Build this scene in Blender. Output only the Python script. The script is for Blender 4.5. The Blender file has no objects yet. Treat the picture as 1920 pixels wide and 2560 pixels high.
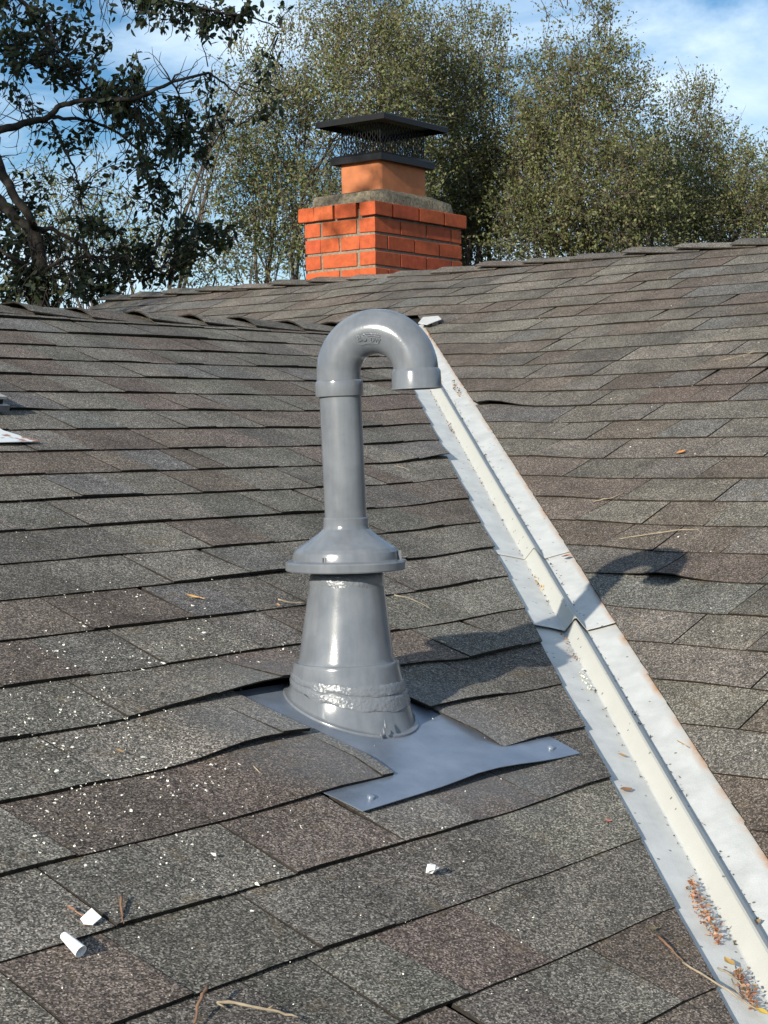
import bpy, bmesh, math, random
import numpy as np
from mathutils import Vector, Matrix, noise
R = math.radians
random.seed(7); RNG = np.random.default_rng(11)
sc = bpy.context.scene
COL = sc.collection

# ------------------------------------------------------------------ camera
F, PITCH, ROLL, YAW = 4393.766, 0.0388155, -0.0188148, 0.6963712      # F in pixels of a 1920 px wide picture
def cam_matrix():
    X = (math.sin(YAW), math.cos(YAW), 0); Y = (-math.cos(YAW), math.sin(YAW), 0); Z = (0, 0, 1)
    A = np.array([X, Y, Z]).T
    cp, sp = math.cos(PITCH), math.sin(PITCH); cr, sr = math.cos(ROLL), math.sin(ROLL)
    R1 = np.array([[1, 0, 0], [0, cp, -sp], [0, sp, cp]]); R2 = np.array([[cr, 0, sr], [0, 1, 0], [-sr, 0, cr]])
    return R2 @ R1 @ A
CM = cam_matrix()
cd = bpy.data.cameras.new('camera'); cam = bpy.data.objects.new('camera', cd); COL.objects.link(cam)
cd.sensor_fit = 'HORIZONTAL'; cd.sensor_width = 36; cd.lens = F / 1920 * 36; cd.clip_start = 0.05; cd.clip_end = 3000
cam.matrix_world = Matrix([[CM[0][i], CM[2][i], -CM[1][i], 0] for i in range(3)] + [[0, 0, 0, 1]])
sc.camera = cam

# ------------------------------------------------------------------ world, sun, exposure
SUN_EL, SUN_AZ = R(20.4), R(-170.4)
TO_SUN = Vector((math.cos(SUN_EL) * math.cos(SUN_AZ), math.cos(SUN_EL) * math.sin(SUN_AZ), math.sin(SUN_EL)))
w = bpy.data.worlds.new('World'); sc.world = w; w.use_nodes = True
nt = w.node_tree; nt.nodes.clear()
def N(t, k, **kw):
    n = t.nodes.new(k)
    for a, b in kw.items(): setattr(n, a, b)
    return n
sky = N(nt, 'ShaderNodeTexSky'); sky.sky_type = 'NISHITA'; sky.sun_disc = False
sky.sun_elevation = SUN_EL; sky.sun_rotation = math.atan2(TO_SUN.x, TO_SUN.y) % (2 * math.pi)
sky.altitude = 100; sky.air_density = 1.0; sky.dust_density = 0.3; sky.ozone_density = 3.0
tc = N(nt, 'ShaderNodeTexCoord'); mp = N(nt, 'ShaderNodeMapping'); mp.inputs['Scale'].default_value = (1, 1, 2.6)
mp.inputs['Rotation'].default_value = (0.15, 0.25, 0.4)
nz = N(nt, 'ShaderNodeTexNoise'); nz.inputs['Scale'].default_value = 6; nz.inputs['Detail'].default_value = 7; nz.inputs['Roughness'].default_value = .58
nz.inputs['Distortion'].default_value = .5
cr_ = N(nt, 'ShaderNodeValToRGB'); cr_.color_ramp.elements[0].position = .39; cr_.color_ramp.elements[1].position = .63
cr_.color_ramp.elements[0].color = (.0, .0, .0, 1); cr_.color_ramp.elements[1].color = (.85, .85, .85, 1)
mixc = N(nt, 'ShaderNodeMix', data_type='RGBA')
mixc.inputs['B'].default_value = (7.9, 9.6, 11.2, 1)
bg = N(nt, 'ShaderNodeBackground'); bg.inputs['Strength'].default_value = .078
out = N(nt, 'ShaderNodeOutputWorld')
L = nt.links.new
L(tc.outputs['Generated'], mp.inputs[0]); L(mp.outputs[0], nz.inputs['Vector']); L(nz.outputs['Fac'], cr_.inputs[0])
L(cr_.outputs[0], mixc.inputs['Factor']); hs_ = N(nt, 'ShaderNodeHueSaturation'); hs_.inputs['Saturation'].default_value = 1.25; L(sky.outputs[0], hs_.inputs['Color']); L(hs_.outputs[0], mixc.inputs['A']); L(mixc.outputs['Result'], bg.inputs[0]); L(bg.outputs[0], out.inputs[0])
sd = bpy.data.lights.new('sun', 'SUN'); sd.energy = 5.0; sd.angle = R(.55); sd.color = (1, .93, .80)
so = bpy.data.objects.new('sun', sd); COL.objects.link(so); so.rotation_euler = TO_SUN.to_track_quat('Z', 'Y').to_euler()
so.location = TO_SUN * 20
vs = sc.view_settings; vs.view_transform = 'Standard'; vs.look = 'None'; vs.gamma = 1; vs.use_curve_mapping = False; vs.exposure = 0.56

# ------------------------------------------------------------------ roof geometry constants
MA = .35083; CA = -1.03605; CB = -1.3632; MB = .35150; EXP = .143; SA0 = 4.25576; SB0 = 6.10395; VAL = -.93250   # valley: y = x + VAL
CSA = 1 / math.hypot(1, MA); CSB = 1 / math.hypot(1, MB)
NA = Vector((0, -MA, 1)).normalized(); NB = Vector((-MB, 0, 1)).normalized()
def proj(p):
    c = CM @ np.array(p); return 960 + F * c[0] / c[1], 1280 - F * c[2] / c[1]
def ray(px, py): return Vector(CM.T @ np.array([(px - 960) / F, 1, (1280 - py) / F]))
def at(px, py, depth): return ray(px, py) * depth
def on_a(px, py, h=0):
    d = ray(px, py); return d * (CA / (d.z - MA * d.y)) + NA * h
def on_b(px, py, h=0):
    d = ray(px, py); return d * (CB / (d.z - MB * d.x)) + NB * h
def warp_b(s, u):
    t = max(0, min(1.2, (s * CSB - 4.9) / 1.06))
    g = np.interp(u, [2.6, 3.1, 3.6, 4.0, 4.5, 5.0, 5.4, 5.9, 6.9], [-.016, -.009, -.001, .002, .002, .004, .011, .020, .028])
    return t * float(g)
def PA(u, s, h=0): return Vector((u, s * CSA, CA + MA * s * CSA)) + NA * h
def PB(u, s, h=0): return Vector((s * CSB, u, CB + MB * s * CSB)) + NB * (h + warp_b(s, u))
def fn(x, y=0., z=0.): return noise.noise(Vector((x, y, z)))

# ------------------------------------------------------------------ object helpers
WORLD = {}
def mesh_from(name, verts, faces, mat, smooth=False, cols=None, fm=None, m2=None):
    me = bpy.data.meshes.new(name); me.from_pydata([tuple(v) for v in verts], [], faces)
    if mat is not None: me.materials.append(mat)
    if m2 is not None: me.materials.append(m2); me.polygons.foreach_set('material_index', fm)
    if smooth: me.polygons.foreach_set('use_smooth', [True] * len(me.polygons))
    if cols is not None:
        a = me.color_attributes.new('tone', 'FLOAT_COLOR', 'POINT')
        a.data.foreach_set('color', np.asarray(cols, dtype=np.float32).ravel())
    me.update(); return me
def put(name, me, parent=None, **props):
    o = bpy.data.objects.new(name, me); COL.objects.link(o)
    if parent is not None: o.parent = parent
    for k, v in props.items(): o[k] = v
    WORLD[o.name] = WORLD[parent.name] if parent is not None else Vector((0, 0, 0))
    return o
def part(name, verts, faces, mat, parent=None, smooth=False, cols=None, fm=None, m2=None, **props):
    """vertices in world space; the mesh is stored relative to its parent's base"""
    b = WORLD[parent.name] if parent is not None else None
    if b is not None and b.length > 0: verts = [Vector(v) - b for v in verts]
    return put(name, mesh_from(name, verts, faces, mat, smooth, cols, fm, m2), parent, **props)
def thing(name, label, cat, loc, group=None):
    o = bpy.data.objects.new(name, None); COL.objects.link(o); o.location = loc; o.empty_display_size = .05
    o['label'] = label; o['category'] = cat
    if group: o['group'] = group
    WORLD[o.name] = Vector(loc); return o
def solo(name, label, cat, loc, verts, faces, mat, group=None, smooth=False, cols=None):
    loc = Vector(loc)
    o = put(name, mesh_from(name, [Vector(v) - loc for v in verts], faces, mat, smooth, cols))
    o.location = loc; WORLD[o.name] = loc; o['label'] = label; o['category'] = cat
    if group: o['group'] = group
    return o
class MB_:
    def __init__(s): s.v = []; s.f = []; s.c = []
    def add(s, v, f, c=None):
        o = len(s.v); s.v += [Vector(x) for x in v]; s.f += [tuple(i + o for i in q) for q in f]
        if c is not None: s.c += [c] * len(v)
    def box(s, o, ax, ay, az, c=None):
        """box from corner o with edge vectors"""
        o, ax, ay, az = map(Vector, (o, ax, ay, az))
        v = [o + ax * i + ay * j + az * k for k in (0, 1) for j in (0, 1) for i in (0, 1)]
        s.add(v, [(0, 2, 3, 1), (4, 5, 7, 6), (0, 1, 5, 4), (2, 6, 7, 3), (0, 4, 6, 2), (1, 3, 7, 5)], c)
    def tube(s, pts, rad, k=6, cap=True, c=None):
        pts = [Vector(p) for p in pts]; n = len(pts); v = []
        t0 = (pts[1] - pts[0]).normalized(); a = t0.orthogonal().normalized()
        for i, p in enumerate(pts):
            t = (pts[min(i + 1, n - 1)] - pts[max(i - 1, 0)]).normalized()
            a = (a - t * a.dot(t)); a = a.normalized() if a.length > 1e-6 else t.orthogonal().normalized()
            b = t.cross(a); r = rad[i] if hasattr(rad, '__len__') else rad
            for j in range(k):
                q = 2 * math.pi * j / k; v.append(p + (a * math.cos(q) + b * math.sin(q)) * r)
        f = [(i * k + j, i * k + (j + 1) % k, (i + 1) * k + (j + 1) % k, (i + 1) * k + j) for i in range(n - 1) for j in range(k)]
        if cap: f += [tuple(range(k))[::-1], tuple((n - 1) * k + j for j in range(k))]
        s.add(v, f, c)
    def rings(s, rings, closed_first=False, closed_last=False, c=None):
        k = len(rings[0]); v = [p for r in rings for p in r]; n = len(rings)
        f = [(i * k + j, i * k + (j + 1) % k, (i + 1) * k + (j + 1) % k, (i + 1) * k + j) for i in range(n - 1) for j in range(k)]
        if closed_first: f.append(tuple(range(k))[::-1])
        if closed_last: f.append(tuple((n - 1) * k + j for j in range(k)))
        s.add(v, f, c)
    def part(s, name, mat, parent=None, smooth=False, **p): return part(name, s.v, s.f, mat, parent, smooth, s.c or None, **p)
    def solo(s, name, label, cat, loc, mat, group=None, smooth=False): return solo(name, label, cat, loc, s.v, s.f, mat, group, smooth, s.c or None)
def auto_smooth(o, ang=35):
    me = o.data; me.polygons.foreach_set('use_smooth', [True] * len(me.polygons))
    bm = bmesh.new(); bm.from_mesh(me); bmesh.ops.recalc_face_normals(bm, faces=bm.faces)
    for e in bm.edges:
        if len(e.link_faces) == 2 and e.calc_face_angle(0) > R(ang): e.smooth = False
    bm.to_mesh(me); bm.free(); return o

# ------------------------------------------------------------------ materials
def mat(name, base=(.5, .5, .5), rough=.6, spec=.5, metal=0.):
    m = bpy.data.materials.new(name); m.use_nodes = True; t = m.node_tree; b = t.nodes['Principled BSDF']
    b.inputs['Base Color'].default_value = (*base, 1); b.inputs['Roughness'].default_value = rough
    b.inputs['Specular IOR Level'].default_value = spec; b.inputs['Metallic'].default_value = metal
    return m, t, b
def tex(t, k, scale, coord, **kw):
    n = N(t, k)
    for a, v in kw.items(): n.inputs[a].default_value = v
    n.inputs['Scale'].default_value = scale; t.links.new(coord, n.inputs['Vector']); return n
def coord(t, kind='Object'):
    for n in t.nodes:
        if n.type == 'TEX_COORD': return n.outputs[kind]
    return N(t, 'ShaderNodeTexCoord').outputs[kind]
def pos(t): return N(t, 'ShaderNodeNewGeometry').outputs['Position']
def ramp(t, src, stops):
    r = N(t, 'ShaderNodeValToRGB'); e = r.color_ramp.elements
    while len(e) < len(stops): e.new(.5)
    for q, (p, c) in zip(e, stops): q.position = p; q.color = (*c, 1) if hasattr(c, '__len__') else (c, c, c, 1)
    t.links.new(src, r.inputs[0]); return r.outputs[0]
def mixrgb(t, a, b, fac, mode='MIX'):
    m = N(t, 'ShaderNodeMix', data_type='RGBA', blend_type=mode)
    for s, v in (('A', a), ('B', b), ('Factor', fac)):
        if hasattr(v, 'links'): t.links.new(v, m.inputs[s])
        elif s == 'Factor': m.inputs[s].default_value = v
        else: m.inputs[s].default_value = (*v, 1)
    return m.outputs['Result']
def math_(t, op, a, b=None, c=None):
    m = N(t, 'ShaderNodeMath', operation=op)
    for i, v in enumerate((a, b, c)):
        if v is None: continue
        if hasattr(v, 'links'): t.links.new(v, m.inputs[i])
        else: m.inputs[i].default_value = v
    return m.outputs[0]
def bump(t, b, h, strength, dist):
    n = N(t, 'ShaderNodeBump'); n.inputs['Strength'].default_value = strength; n.inputs['Distance'].default_value = dist
    t.links.new(h, n.inputs['Height']); t.links.new(n.outputs[0], b.inputs['Normal'])
def attr(t, name='tone'):
    n = N(t, 'ShaderNodeAttribute'); n.attribute_name = name; return n.outputs['Color']

def make_shingle_mat():
    m, t, b = mat('asphalt_shingle_granules', rough=.92, spec=.2); p = pos(t)
    vo = tex(t, 'ShaderNodeTexVoronoi', 500, p); sep = N(t, 'ShaderNodeSeparateColor'); t.links.new(vo.outputs['Color'], sep.inputs[0])
    gran = ramp(t, sep.outputs[0], [(0, .22), (.40, .60), (.66, 1.06), (.86, 1.7), (1, 2.8)])
    n2 = tex(t, 'ShaderNodeTexNoise', 130, p, Detail=3.0, Roughness=.7)
    g2 = ramp(t, n2.outputs['Fac'], [(.3, .72), (.7, 1.28)])
    n3 = tex(t, 'ShaderNodeTexNoise', 9, p, Detail=4.0, Roughness=.6)
    g3 = ramp(t, n3.outputs['Fac'], [(.3, .70), (.7, 1.20)])
    c = mixrgb(t, attr(t), gran, 1.0, 'MULTIPLY'); c = mixrgb(t, c, g2, 1.0, 'MULTIPLY'); c = mixrgb(t, c, g3, 1.0, 'MULTIPLY')
    # grey paint overspray around the vent and lichen tint in patches
    d = N(t, 'ShaderNodeVectorMath', operation='DISTANCE'); t.links.new(p, d.inputs[0]); d.inputs[1].default_value = (2.0, 1.70, -.44)
    dn = math_(t, 'ADD', d.outputs['Value'], math_(t, 'MULTIPLY', n3.outputs['Fac'], .16))
    sp = ramp(t, dn, [(.26, .42), (.40, 0)])
    c = mixrgb(t, c, (.17, .18, .195), sp)
    n4 = tex(t, 'ShaderNodeTexNoise', 26, p, Detail=2.0)
    c = mixrgb(t, c, (.13, .095, .05), ramp(t, n4.outputs['Fac'], [(.60, 0), (.80, .45)]))
    t.links.new(c, b.inputs['Base Color'])
    bump(t, b, math_(t, 'ADD', sep.outputs[1], math_(t, 'MULTIPLY', n2.outputs['Fac'], .8)), .55, .0016)
    return m
M_SH = make_shingle_mat()
def make_paint():
    m, t, b = mat('glossy_grey_paint', (.235, .245, .26), .34, .6); p = pos(t)
    n1 = tex(t, 'ShaderNodeTexNoise', 22, p, Detail=4.0); n2 = tex(t, 'ShaderNodeTexNoise', 420, p, Detail=2.0)
    mpp = N(t, 'ShaderNodeMapping'); mpp.inputs['Scale'].default_value = (1, 1, .12); t.links.new(p, mpp.inputs[0])
    n3 = tex(t, 'ShaderNodeTexNoise', 95, mpp.outputs[0], Detail=4.0, Roughness=.6); n4 = tex(t, 'ShaderNodeTexNoise', 240, p, Detail=3.0)
    c = mixrgb(t, (.116, .128, .146), (.150, .162, .180), ramp(t, n1.outputs['Fac'], [(.35, 0), (.65, 1)]))
    c = mixrgb(t, c, ramp(t, n3.outputs['Fac'], [(.3, .91), (.7, 1.06)]), 1.0, 'MULTIPLY')
    c = mixrgb(t, c, (.12, .11, .09), ramp(t, n4.outputs['Fac'], [(.66, 0), (.76, .55)]))
    t.links.new(c, b.inputs['Base Color'])
    t.links.new(math_(t, 'MULTIPLY_ADD', n1.outputs['Fac'], .20, .09), b.inputs['Roughness'])
    bump(t, b, n2.outputs['Fac'], .07, .0012); return m
M_PAINT = make_paint()
def make_sealant():
    m, t, b = mat('lumpy_painted_sealant', (.14, .152, .17), .17, .6); p = pos(t)
    n1 = tex(t, 'ShaderNodeTexNoise', 170, p, Detail=4.0, Roughness=.6); n2 = tex(t, 'ShaderNodeTexNoise', 60, p, Detail=3.0)
    bump(t, b, math_(t, 'ADD', n1.outputs['Fac'], n2.outputs['Fac']), .7, .0025); return m
M_SEAL = make_sealant()
def make_plate():
    m, t, b = mat('grey_painted_flashing', (.26, .28, .31), .3, .7, .45); p = pos(t)
    n1 = tex(t, 'ShaderNodeTexNoise', 14, p, Detail=5.0, Roughness=.6); n2 = tex(t, 'ShaderNodeTexNoise', 300, p, Detail=2.0)
    c = mixrgb(t, (.16, .19, .24), (.24, .28, .35), ramp(t, n1.outputs['Fac'], [(.35, 0), (.65, 1)]))
    t.links.new(c, b.inputs['Base Color']); t.links.new(math_(t, 'MULTIPLY_ADD', n1.outputs['Fac'], .3, .18), b.inputs['Roughness'])
    bump(t, b, math_(t, 'ADD', n2.outputs['Fac'], math_(t, 'MULTIPLY', n1.outputs['Fac'], 3)), .12, .002); return m
M_PLATE = make_plate()
def make_valley():
    m, t, b = mat('white_painted_valley_metal', (.72, .73, .72), .45, .4); p = pos(t)
    n1 = tex(t, 'ShaderNodeTexNoise', 16, p, Detail=6.0, Roughness=.65); n2 = tex(t, 'ShaderNodeTexNoise', 380, p, Detail=3.0)
    c = mixrgb(t, (.39, .395, .385), (.505, .51, .495), ramp(t, n1.outputs['Fac'], [(.3, 0), (.62, 1)]))
    vsep = N(t, 'ShaderNodeSeparateColor'); t.links.new(attr(t), vsep.inputs[0])
    c = mixrgb(t, c, (.42, .415, .375), vsep.outputs[0])  # sunlit cream of the rib's left face, painted into the colour
    c = mixrgb(t, c, (.36, .17, .06), math_(t, 'MULTIPLY', vsep.outputs[1], ramp(t, n1.outputs['Fac'], [(.42, 0), (.62, .9)])))          # rust stain along the right pan's edge
    v = tex(t, 'ShaderNodeTexVoronoi', 120, p); sp = N(t, 'ShaderNodeSeparateColor'); t.links.new(v.outputs['Color'], sp.inputs[0])
    dots = math_(t, 'MULTIPLY', math_(t, 'LESS_THAN', v.outputs['Distance'], .30), math_(t, 'GREATER_THAN', sp.outputs[0], .965))
    c = mixrgb(t, c, (.09, .08, .07), math_(t, 'MULTIPLY', dots, .85))
    t.links.new(c, b.inputs['Base Color']); bump(t, b, n2.outputs['Fac'], .35, .0015); return m
M_VAL = make_valley()
def simple(name, base, rough=.7, spec=.4, nscale=40, var=.25, bstr=.3, bdist=.002, metal=0.):
    m, t, b = mat(name, base, rough, spec, metal); p = pos(t)
    n1 = tex(t, 'ShaderNodeTexNoise', nscale, p, Detail=5.0, Roughness=.6)
    lo = tuple(x * (1 - var) for x in base); hi = tuple(min(1, x * (1 + var)) for x in base)
    t.links.new(mixrgb(t, lo, hi, ramp(t, n1.outputs['Fac'], [(.3, 0), (.7, 1)])), b.inputs['Base Color'])
    if bstr: bump(t, b, n1.outputs['Fac'], bstr, bdist)
    return m
def make_brick():
    m, t, b = mat('orange_red_brick', (.45, .11, .04), .8, .3); p = pos(t)
    n1 = tex(t, 'ShaderNodeTexNoise', 30, p, Detail=5.0); n2 = tex(t, 'ShaderNodeTexNoise', 240, p, Detail=2.0)
    c = mixrgb(t, attr(t), ramp(t, n1.outputs['Fac'], [(.3, .8), (.7, 1.18)]), 1.0, 'MULTIPLY')
    c = mixrgb(t, c, ramp(t, n2.outputs['Fac'], [(.3, .86), (.7, 1.12)]), 1.0, 'MULTIPLY')
    t.links.new(c, b.inputs['Base Color']); bump(t, b, n2.outputs['Fac'], .35, .003); return m
M_BRICK = make_brick()
M_MORTAR = simple('grey_mortar', (.20, .175, .135), .95, .2, 90, .35, .8, .006)
M_CROWN = simple('weathered_mortar_crown', (.17, .145, .105), .95, .1, 60, .45, 1.0, .012)
M_CLAY = simple('terracotta_flue_clay', (.42, .150, .066), .8, .2, 14, .16, .2, .002)
M_BLACK = simple('black_painted_steel', (.006, .006, .007), .5, .25, 40, .3, .15, .001)
M_FELT = simple('black_roofing_felt', (.015, .014, .013), .95, .1, 60, .3)
M_ASPH = simple('black_asphalt_cut_edge', (.030, .026, .022), .95, .1, 90, .5, .3)
M_WALL = simple('beige_stucco_wall', (.42, .37, .30), .9, .2, 60, .12, .4, .004)
M_GROUND = simple('dry_lawn_ground', (.075, .085, .04), .95, .1, 3, .4)
M_BARK = simple('grey_brown_bark', (.075, .062, .05), .95, .15, 30, .5, .9, .01)
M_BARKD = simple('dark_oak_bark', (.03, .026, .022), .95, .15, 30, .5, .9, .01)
M_RUST = simple('rusty_galvanised_metal', (.55, .53, .50), .5, .4, 24, .2, .2, .001)
M_DARKM = simple('dark_grey_painted_metal', (.10, .105, .12), .5, .4)
M_WHITEPL = simple('white_plastic', (.80, .80, .80), .5, .4, 60, .06, .1, .001)
M_TWIG = simple('pale_dry_twig', (.27, .22, .155), .85, .2, 60, .3)
M_TWIGD = simple('brown_twig', (.17, .10, .065), .85, .2, 60, .3)
M_CHIP = simple('cream_paint_chips', (.80, .78, .70), .7, .3, 60, .1, 0)
def make_leafmat(name, trans):
    m, t, b = mat(name, rough=.55, spec=.35)
    c = attr(t); t.links.new(c, b.inputs['Base Color'])
    tr = N(t, 'ShaderNodeBsdfTranslucent'); t.links.new(mixrgb(t, c, (1.5, 1.5, .6), 1., 'MULTIPLY'), tr.inputs[0])
    mx = N(t, 'ShaderNodeMixShader'); mx.inputs[0].default_value = trans
    t.links.new(b.outputs[0], mx.inputs[1]); t.links.new(tr.outputs[0], mx.inputs[2])
    t.links.new(mx.outputs[0], t.nodes['Material Output'].inputs[0]); return m
M_LEAF = make_leafmat('oak_leaves', .25); M_DRY = make_leafmat('dry_leaves', .15)

# ------------------------------------------------------------------ ground and house
g = part('ground', [(-400, -400, -4), (400, -400, -4), (400, 400, -4), (-400, 400, -4)], [(0, 1, 2, 3)], M_GROUND, kind='structure')
house = thing('house', 'house with two grey brown shingled roof slopes meeting at a white metal valley', 'house', (3, 1, -4))
YR_A, XR_B, YEND_B = 4.136, 5.962, 6.72
# walls under the roof
mb = MB_()
mb.box((-2, -1.6, -4), (8.5, 0, 0), (0, 8.4, 0), (0, 0, 2.25)); mb.part('wall', M_WALL, house)
mb = MB_(); mb.box((3.2, -1.4, -4), (5.2, 0, 0), (0, 8.02, 0), (0, 0, 2.3)); mb.part('wall', M_WALL, house)
slope_a = put('roof_slope', mesh_from('roof_slope', [Vector(v) - WORLD[house.name] for v in [PA(-2.6, -2.2, -.006), PA(-2.2 * CSA - VAL, -2.2, -.006), PA(YR_A - VAL, YR_A / CSA, -.006), PA(-2.6, YR_A / CSA, -.006)]], [(0, 1, 2, 3)], M_FELT), house, label='near roof slope carrying the grey vent pipe')
WORLD[slope_a.name] = WORLD[house.name]
vb, fb = [], []
NS_, NU_ = 6, 40
sv0 = lambda u: (u - VAL) / CSB
for i in range(NU_ + 1):
    u = -2.2 + (YEND_B + 2.2) * i / NU_
    for j in range(NS_ + 1):
        s0 = sv0(u) if u < YR_A else sv0(YR_A) - (u - YR_A) * .0
        s = s0 + (XR_B / CSB - s0) * j / NS_; vb.append(PB(u, s, -.006))
fb = [(i * (NS_ + 1) + j, i * (NS_ + 1) + j + 1, (i + 1) * (NS_ + 1) + j + 1, (i + 1) * (NS_ + 1) + j) for i in range(NU_) for j in range(NS_)]
slope_b = part('roof_slope', vb, fb, M_FELT, house, label='far roof slope rising to the chimney')
mb = MB_()   # far sides of both roofs, gable closing
mb.add([(-2.6, YR_A, .415), (5.1, YR_A, .415), (5.1, YR_A + 3.4, -.78), (-2.6, YR_A + 3.4, -.78)], [(0, 1, 2, 3)])
mb.add([(XR_B, -2.2, .725), (XR_B, YEND_B, .74), (XR_B + 3.4, YEND_B, -.46), (XR_B + 3.4, -2.2, -.46)], [(0, 1, 2, 3)])
mb.add([(XR_B + .15, YEND_B - .03, .73), (5.06, YEND_B - .03, .41), (5.06, YEND_B - .03, -2), (XR_B + 2.2, YEND_B - .03, -2), (XR_B + 2.2, YEND_B - .03, -.0)], [(0, 1, 2, 3, 4)])
mb.part('back_slope', M_FELT, house, label='dark back sides of the roof')

# shingles
PAL = [((.138, .132, .123), 6), ((.122, .117, .110), 5), ((.104, .100, .095), 3), ((.126, .108, .099), 3), ((.110, .094, .086), 2), ((.146, .140, .130), 3), ((.122, .121, .122), 1)]
PALB = [((.130, .122, .112), 6), ((.116, .109, .101), 5), ((.100, .095, .090), 2), ((.122, .105, .094), 3), ((.108, .092, .083), 2), ((.142, .134, .122), 2), ((.116, .115, .115), 2)]
def pick(pal):
    r = random.uniform(0, sum(k for _, k in pal))
    for c, k in pal:
        r -= k
        if r <= 0: break
    j = random.uniform(.9, 1.1) * 1.0; c = (c[0] * 1.05, c[1], c[2] * .925); return tuple(x * j * random.uniform(.98, 1.02) for x in c)
VENT = Vector((2.03, 1.78, 0))
def lift_a(u, s, n):
    l = max(0, fn(u * 2.3, n * 3.7, 1.3)) * .007 + max(0, fn(u * 6, n * 5.1, 8)) * .004
    if n == 16: l += .014 * math.exp(-((u - 1.93) / .12) ** 2)
    if n == 17: l += .008 * math.exp(-((u - 1.80) / .16) ** 2) + .006 * math.exp(-((u - 2.25) / .12) ** 2)
    if n == 18: l += .007 * math.exp(-((u - 1.82) / .14) ** 2) + .008 * math.exp(-((u - 2.27) / .13) ** 2)
    if n == 9: l += .012 * math.exp(-((u - 3.62) / .10) ** 2)
    return l
def lift_b(u, s, n):
    l = max(0, fn(u * 2.1, n * 4.1, 31.3)) * .004 + max(0, fn(u * 6, n * 5.1, 48)) * .002
    if n == 12: l += .016 * math.exp(-((u - 3.05) / .09) ** 2)
    if n == 20: l += .014 * math.exp(-((u - 1.83) / .07) ** 2)
    return l
def vlift(p):
    d = abs(p.y - p.x - VAL) / math.sqrt(2); t = min(1, max(0, (.26 - d) / .15)); t = t * t * (3 - 2 * t)
    sm = lambda v: (lambda q: q * q * (3 - 2 * q))(min(1, max(0, v)))
    pl = .0085 * sm((p.x - 1.62) / .14) * sm((2.44 - p.x) / .14) * sm((p.y - 1.595) / .03) * sm((1.95 - p.y) / .07)
    return pl + t * (.0048 + .0045 * min(1, max(0, (p.y - 1.84) / .06)))
def tab(P, S0, n, ub0, ub1, ut0, ut1, thick, lift, tone, flip):
    g2 = .0018 if flip else (.0010 if (n * 7 + int(ub0 * 31)) % 3 else .0017); ub0 += g2; ut0 += g2; ub1 -= g2; ut1 -= g2
    wd = abs(ub1 - ub0); NU = max(2, int(wd / .035)); NS = 3; s_n = S0 - n * EXP; s1 = s_n + EXP + .024
    V, Fc = [], []; grid = []; under = []
    for i in range(NU + 1):
        a = i / NU; row = []
        for j in range(NS + 1):
            b = j / NS; u = (ub0 + (ub1 - ub0) * a) * (1 - b) + (ut0 + (ut1 - ut0) * a) * b
            wob = (fn(u * 3.1, n * 2.7, 5) * .004 + fn(u * 14, n * 7.7, 9) * .0018) * (1 - b)
            s = s_n + (s1 - s_n) * b + wob
            l = lift(u, s, n) * (1 - b) ** 1.5
            h = (.0019 + thick) * (1 - b) + .0015 * b + l; h += vlift(P(u, s, 0))
            row.append(len(V)); V.append(P(u, s, h))
            if j == 0: under.append((u, s, h))
        grid.append(row)
    for i in range(NU):
        for j in range(NS):
            q = (grid[i][j], grid[i + 1][j], grid[i + 1][j + 1], grid[i][j + 1]); Fc.append(q if not flip else q[::-1])
    lo = []
    for (u, s, h) in under: lo.append(len(V)); V.append(P(u, s + .0012, h - thick))
    for i in range(NU):
        q = (grid[i][0], lo[i], lo[i + 1], grid[i + 1][0]); Fc.append(q if not flip else q[::-1])
    # underside strip and both side faces
    lo2 = []
    for i in range(NU + 1):
        a = i / NU; b = .45; u = (ub0 + (ub1 - ub0) * a) * (1 - b) + (ut0 + (ut1 - ut0) * a) * b
        lo2.append(len(V)); V.append(P(u, s_n + (s1 - s_n) * b, -.001 + .8 * vlift(P(u, s_n, 0))))
    for i in range(NU):
        q = (lo[i], lo2[i], lo2[i + 1], lo[i + 1]); Fc.append(q if not flip else q[::-1])
    for i in (0, NU):
        e = []
        for j in range(1, NS + 1):
            p = V[grid[i][j]]; e.append(len(V)); V.append(p - (NA if not flip else NB) * thick)
        e = [lo[i]] + e
        for j in range(NS):
            q = (grid[i][j], grid[i][j + 1], e[j + 1], e[j]); Fc.append(q if (i == 0) != flip else q[::-1])
    return V, Fc, (tone, NU * NS)
def screen_area(V):
    xy = [proj(v) for v in V if (CM @ np.array(v))[1] > .3]
    if len(xy) < 3: return 0
    x = [min(1920, max(0, p[0])) for p in xy]; y = [min(2560, max(0, p[1])) for p in xy]
    return (max(x) - min(x)) * (max(y) - min(y))
ALL = []     # (area, slope index, V, F, tone)
rs = random.Random(21)
def split_course(lo, hi, hiside):
    out_, u, high = [], lo + rs.uniform(-.25, 0), rs.random() < .5
    while u < hi:
        wdt = rs.choice([.11, .13, .15, .165, .165, .18, .2, .22, .26] if hiside else [.10, .13, .15, .165, .165, .18, .19, .21]) * rs.uniform(.93, 1.07); out_.append((u, min(u + wdt, hi), high)); u += wdt
        high = not high if rs.random() < .8 else high
    return out_
def gaps_a(n): return {17: (1.878, 2.155), 18: (1.905, 2.171)}.get(n)
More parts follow.
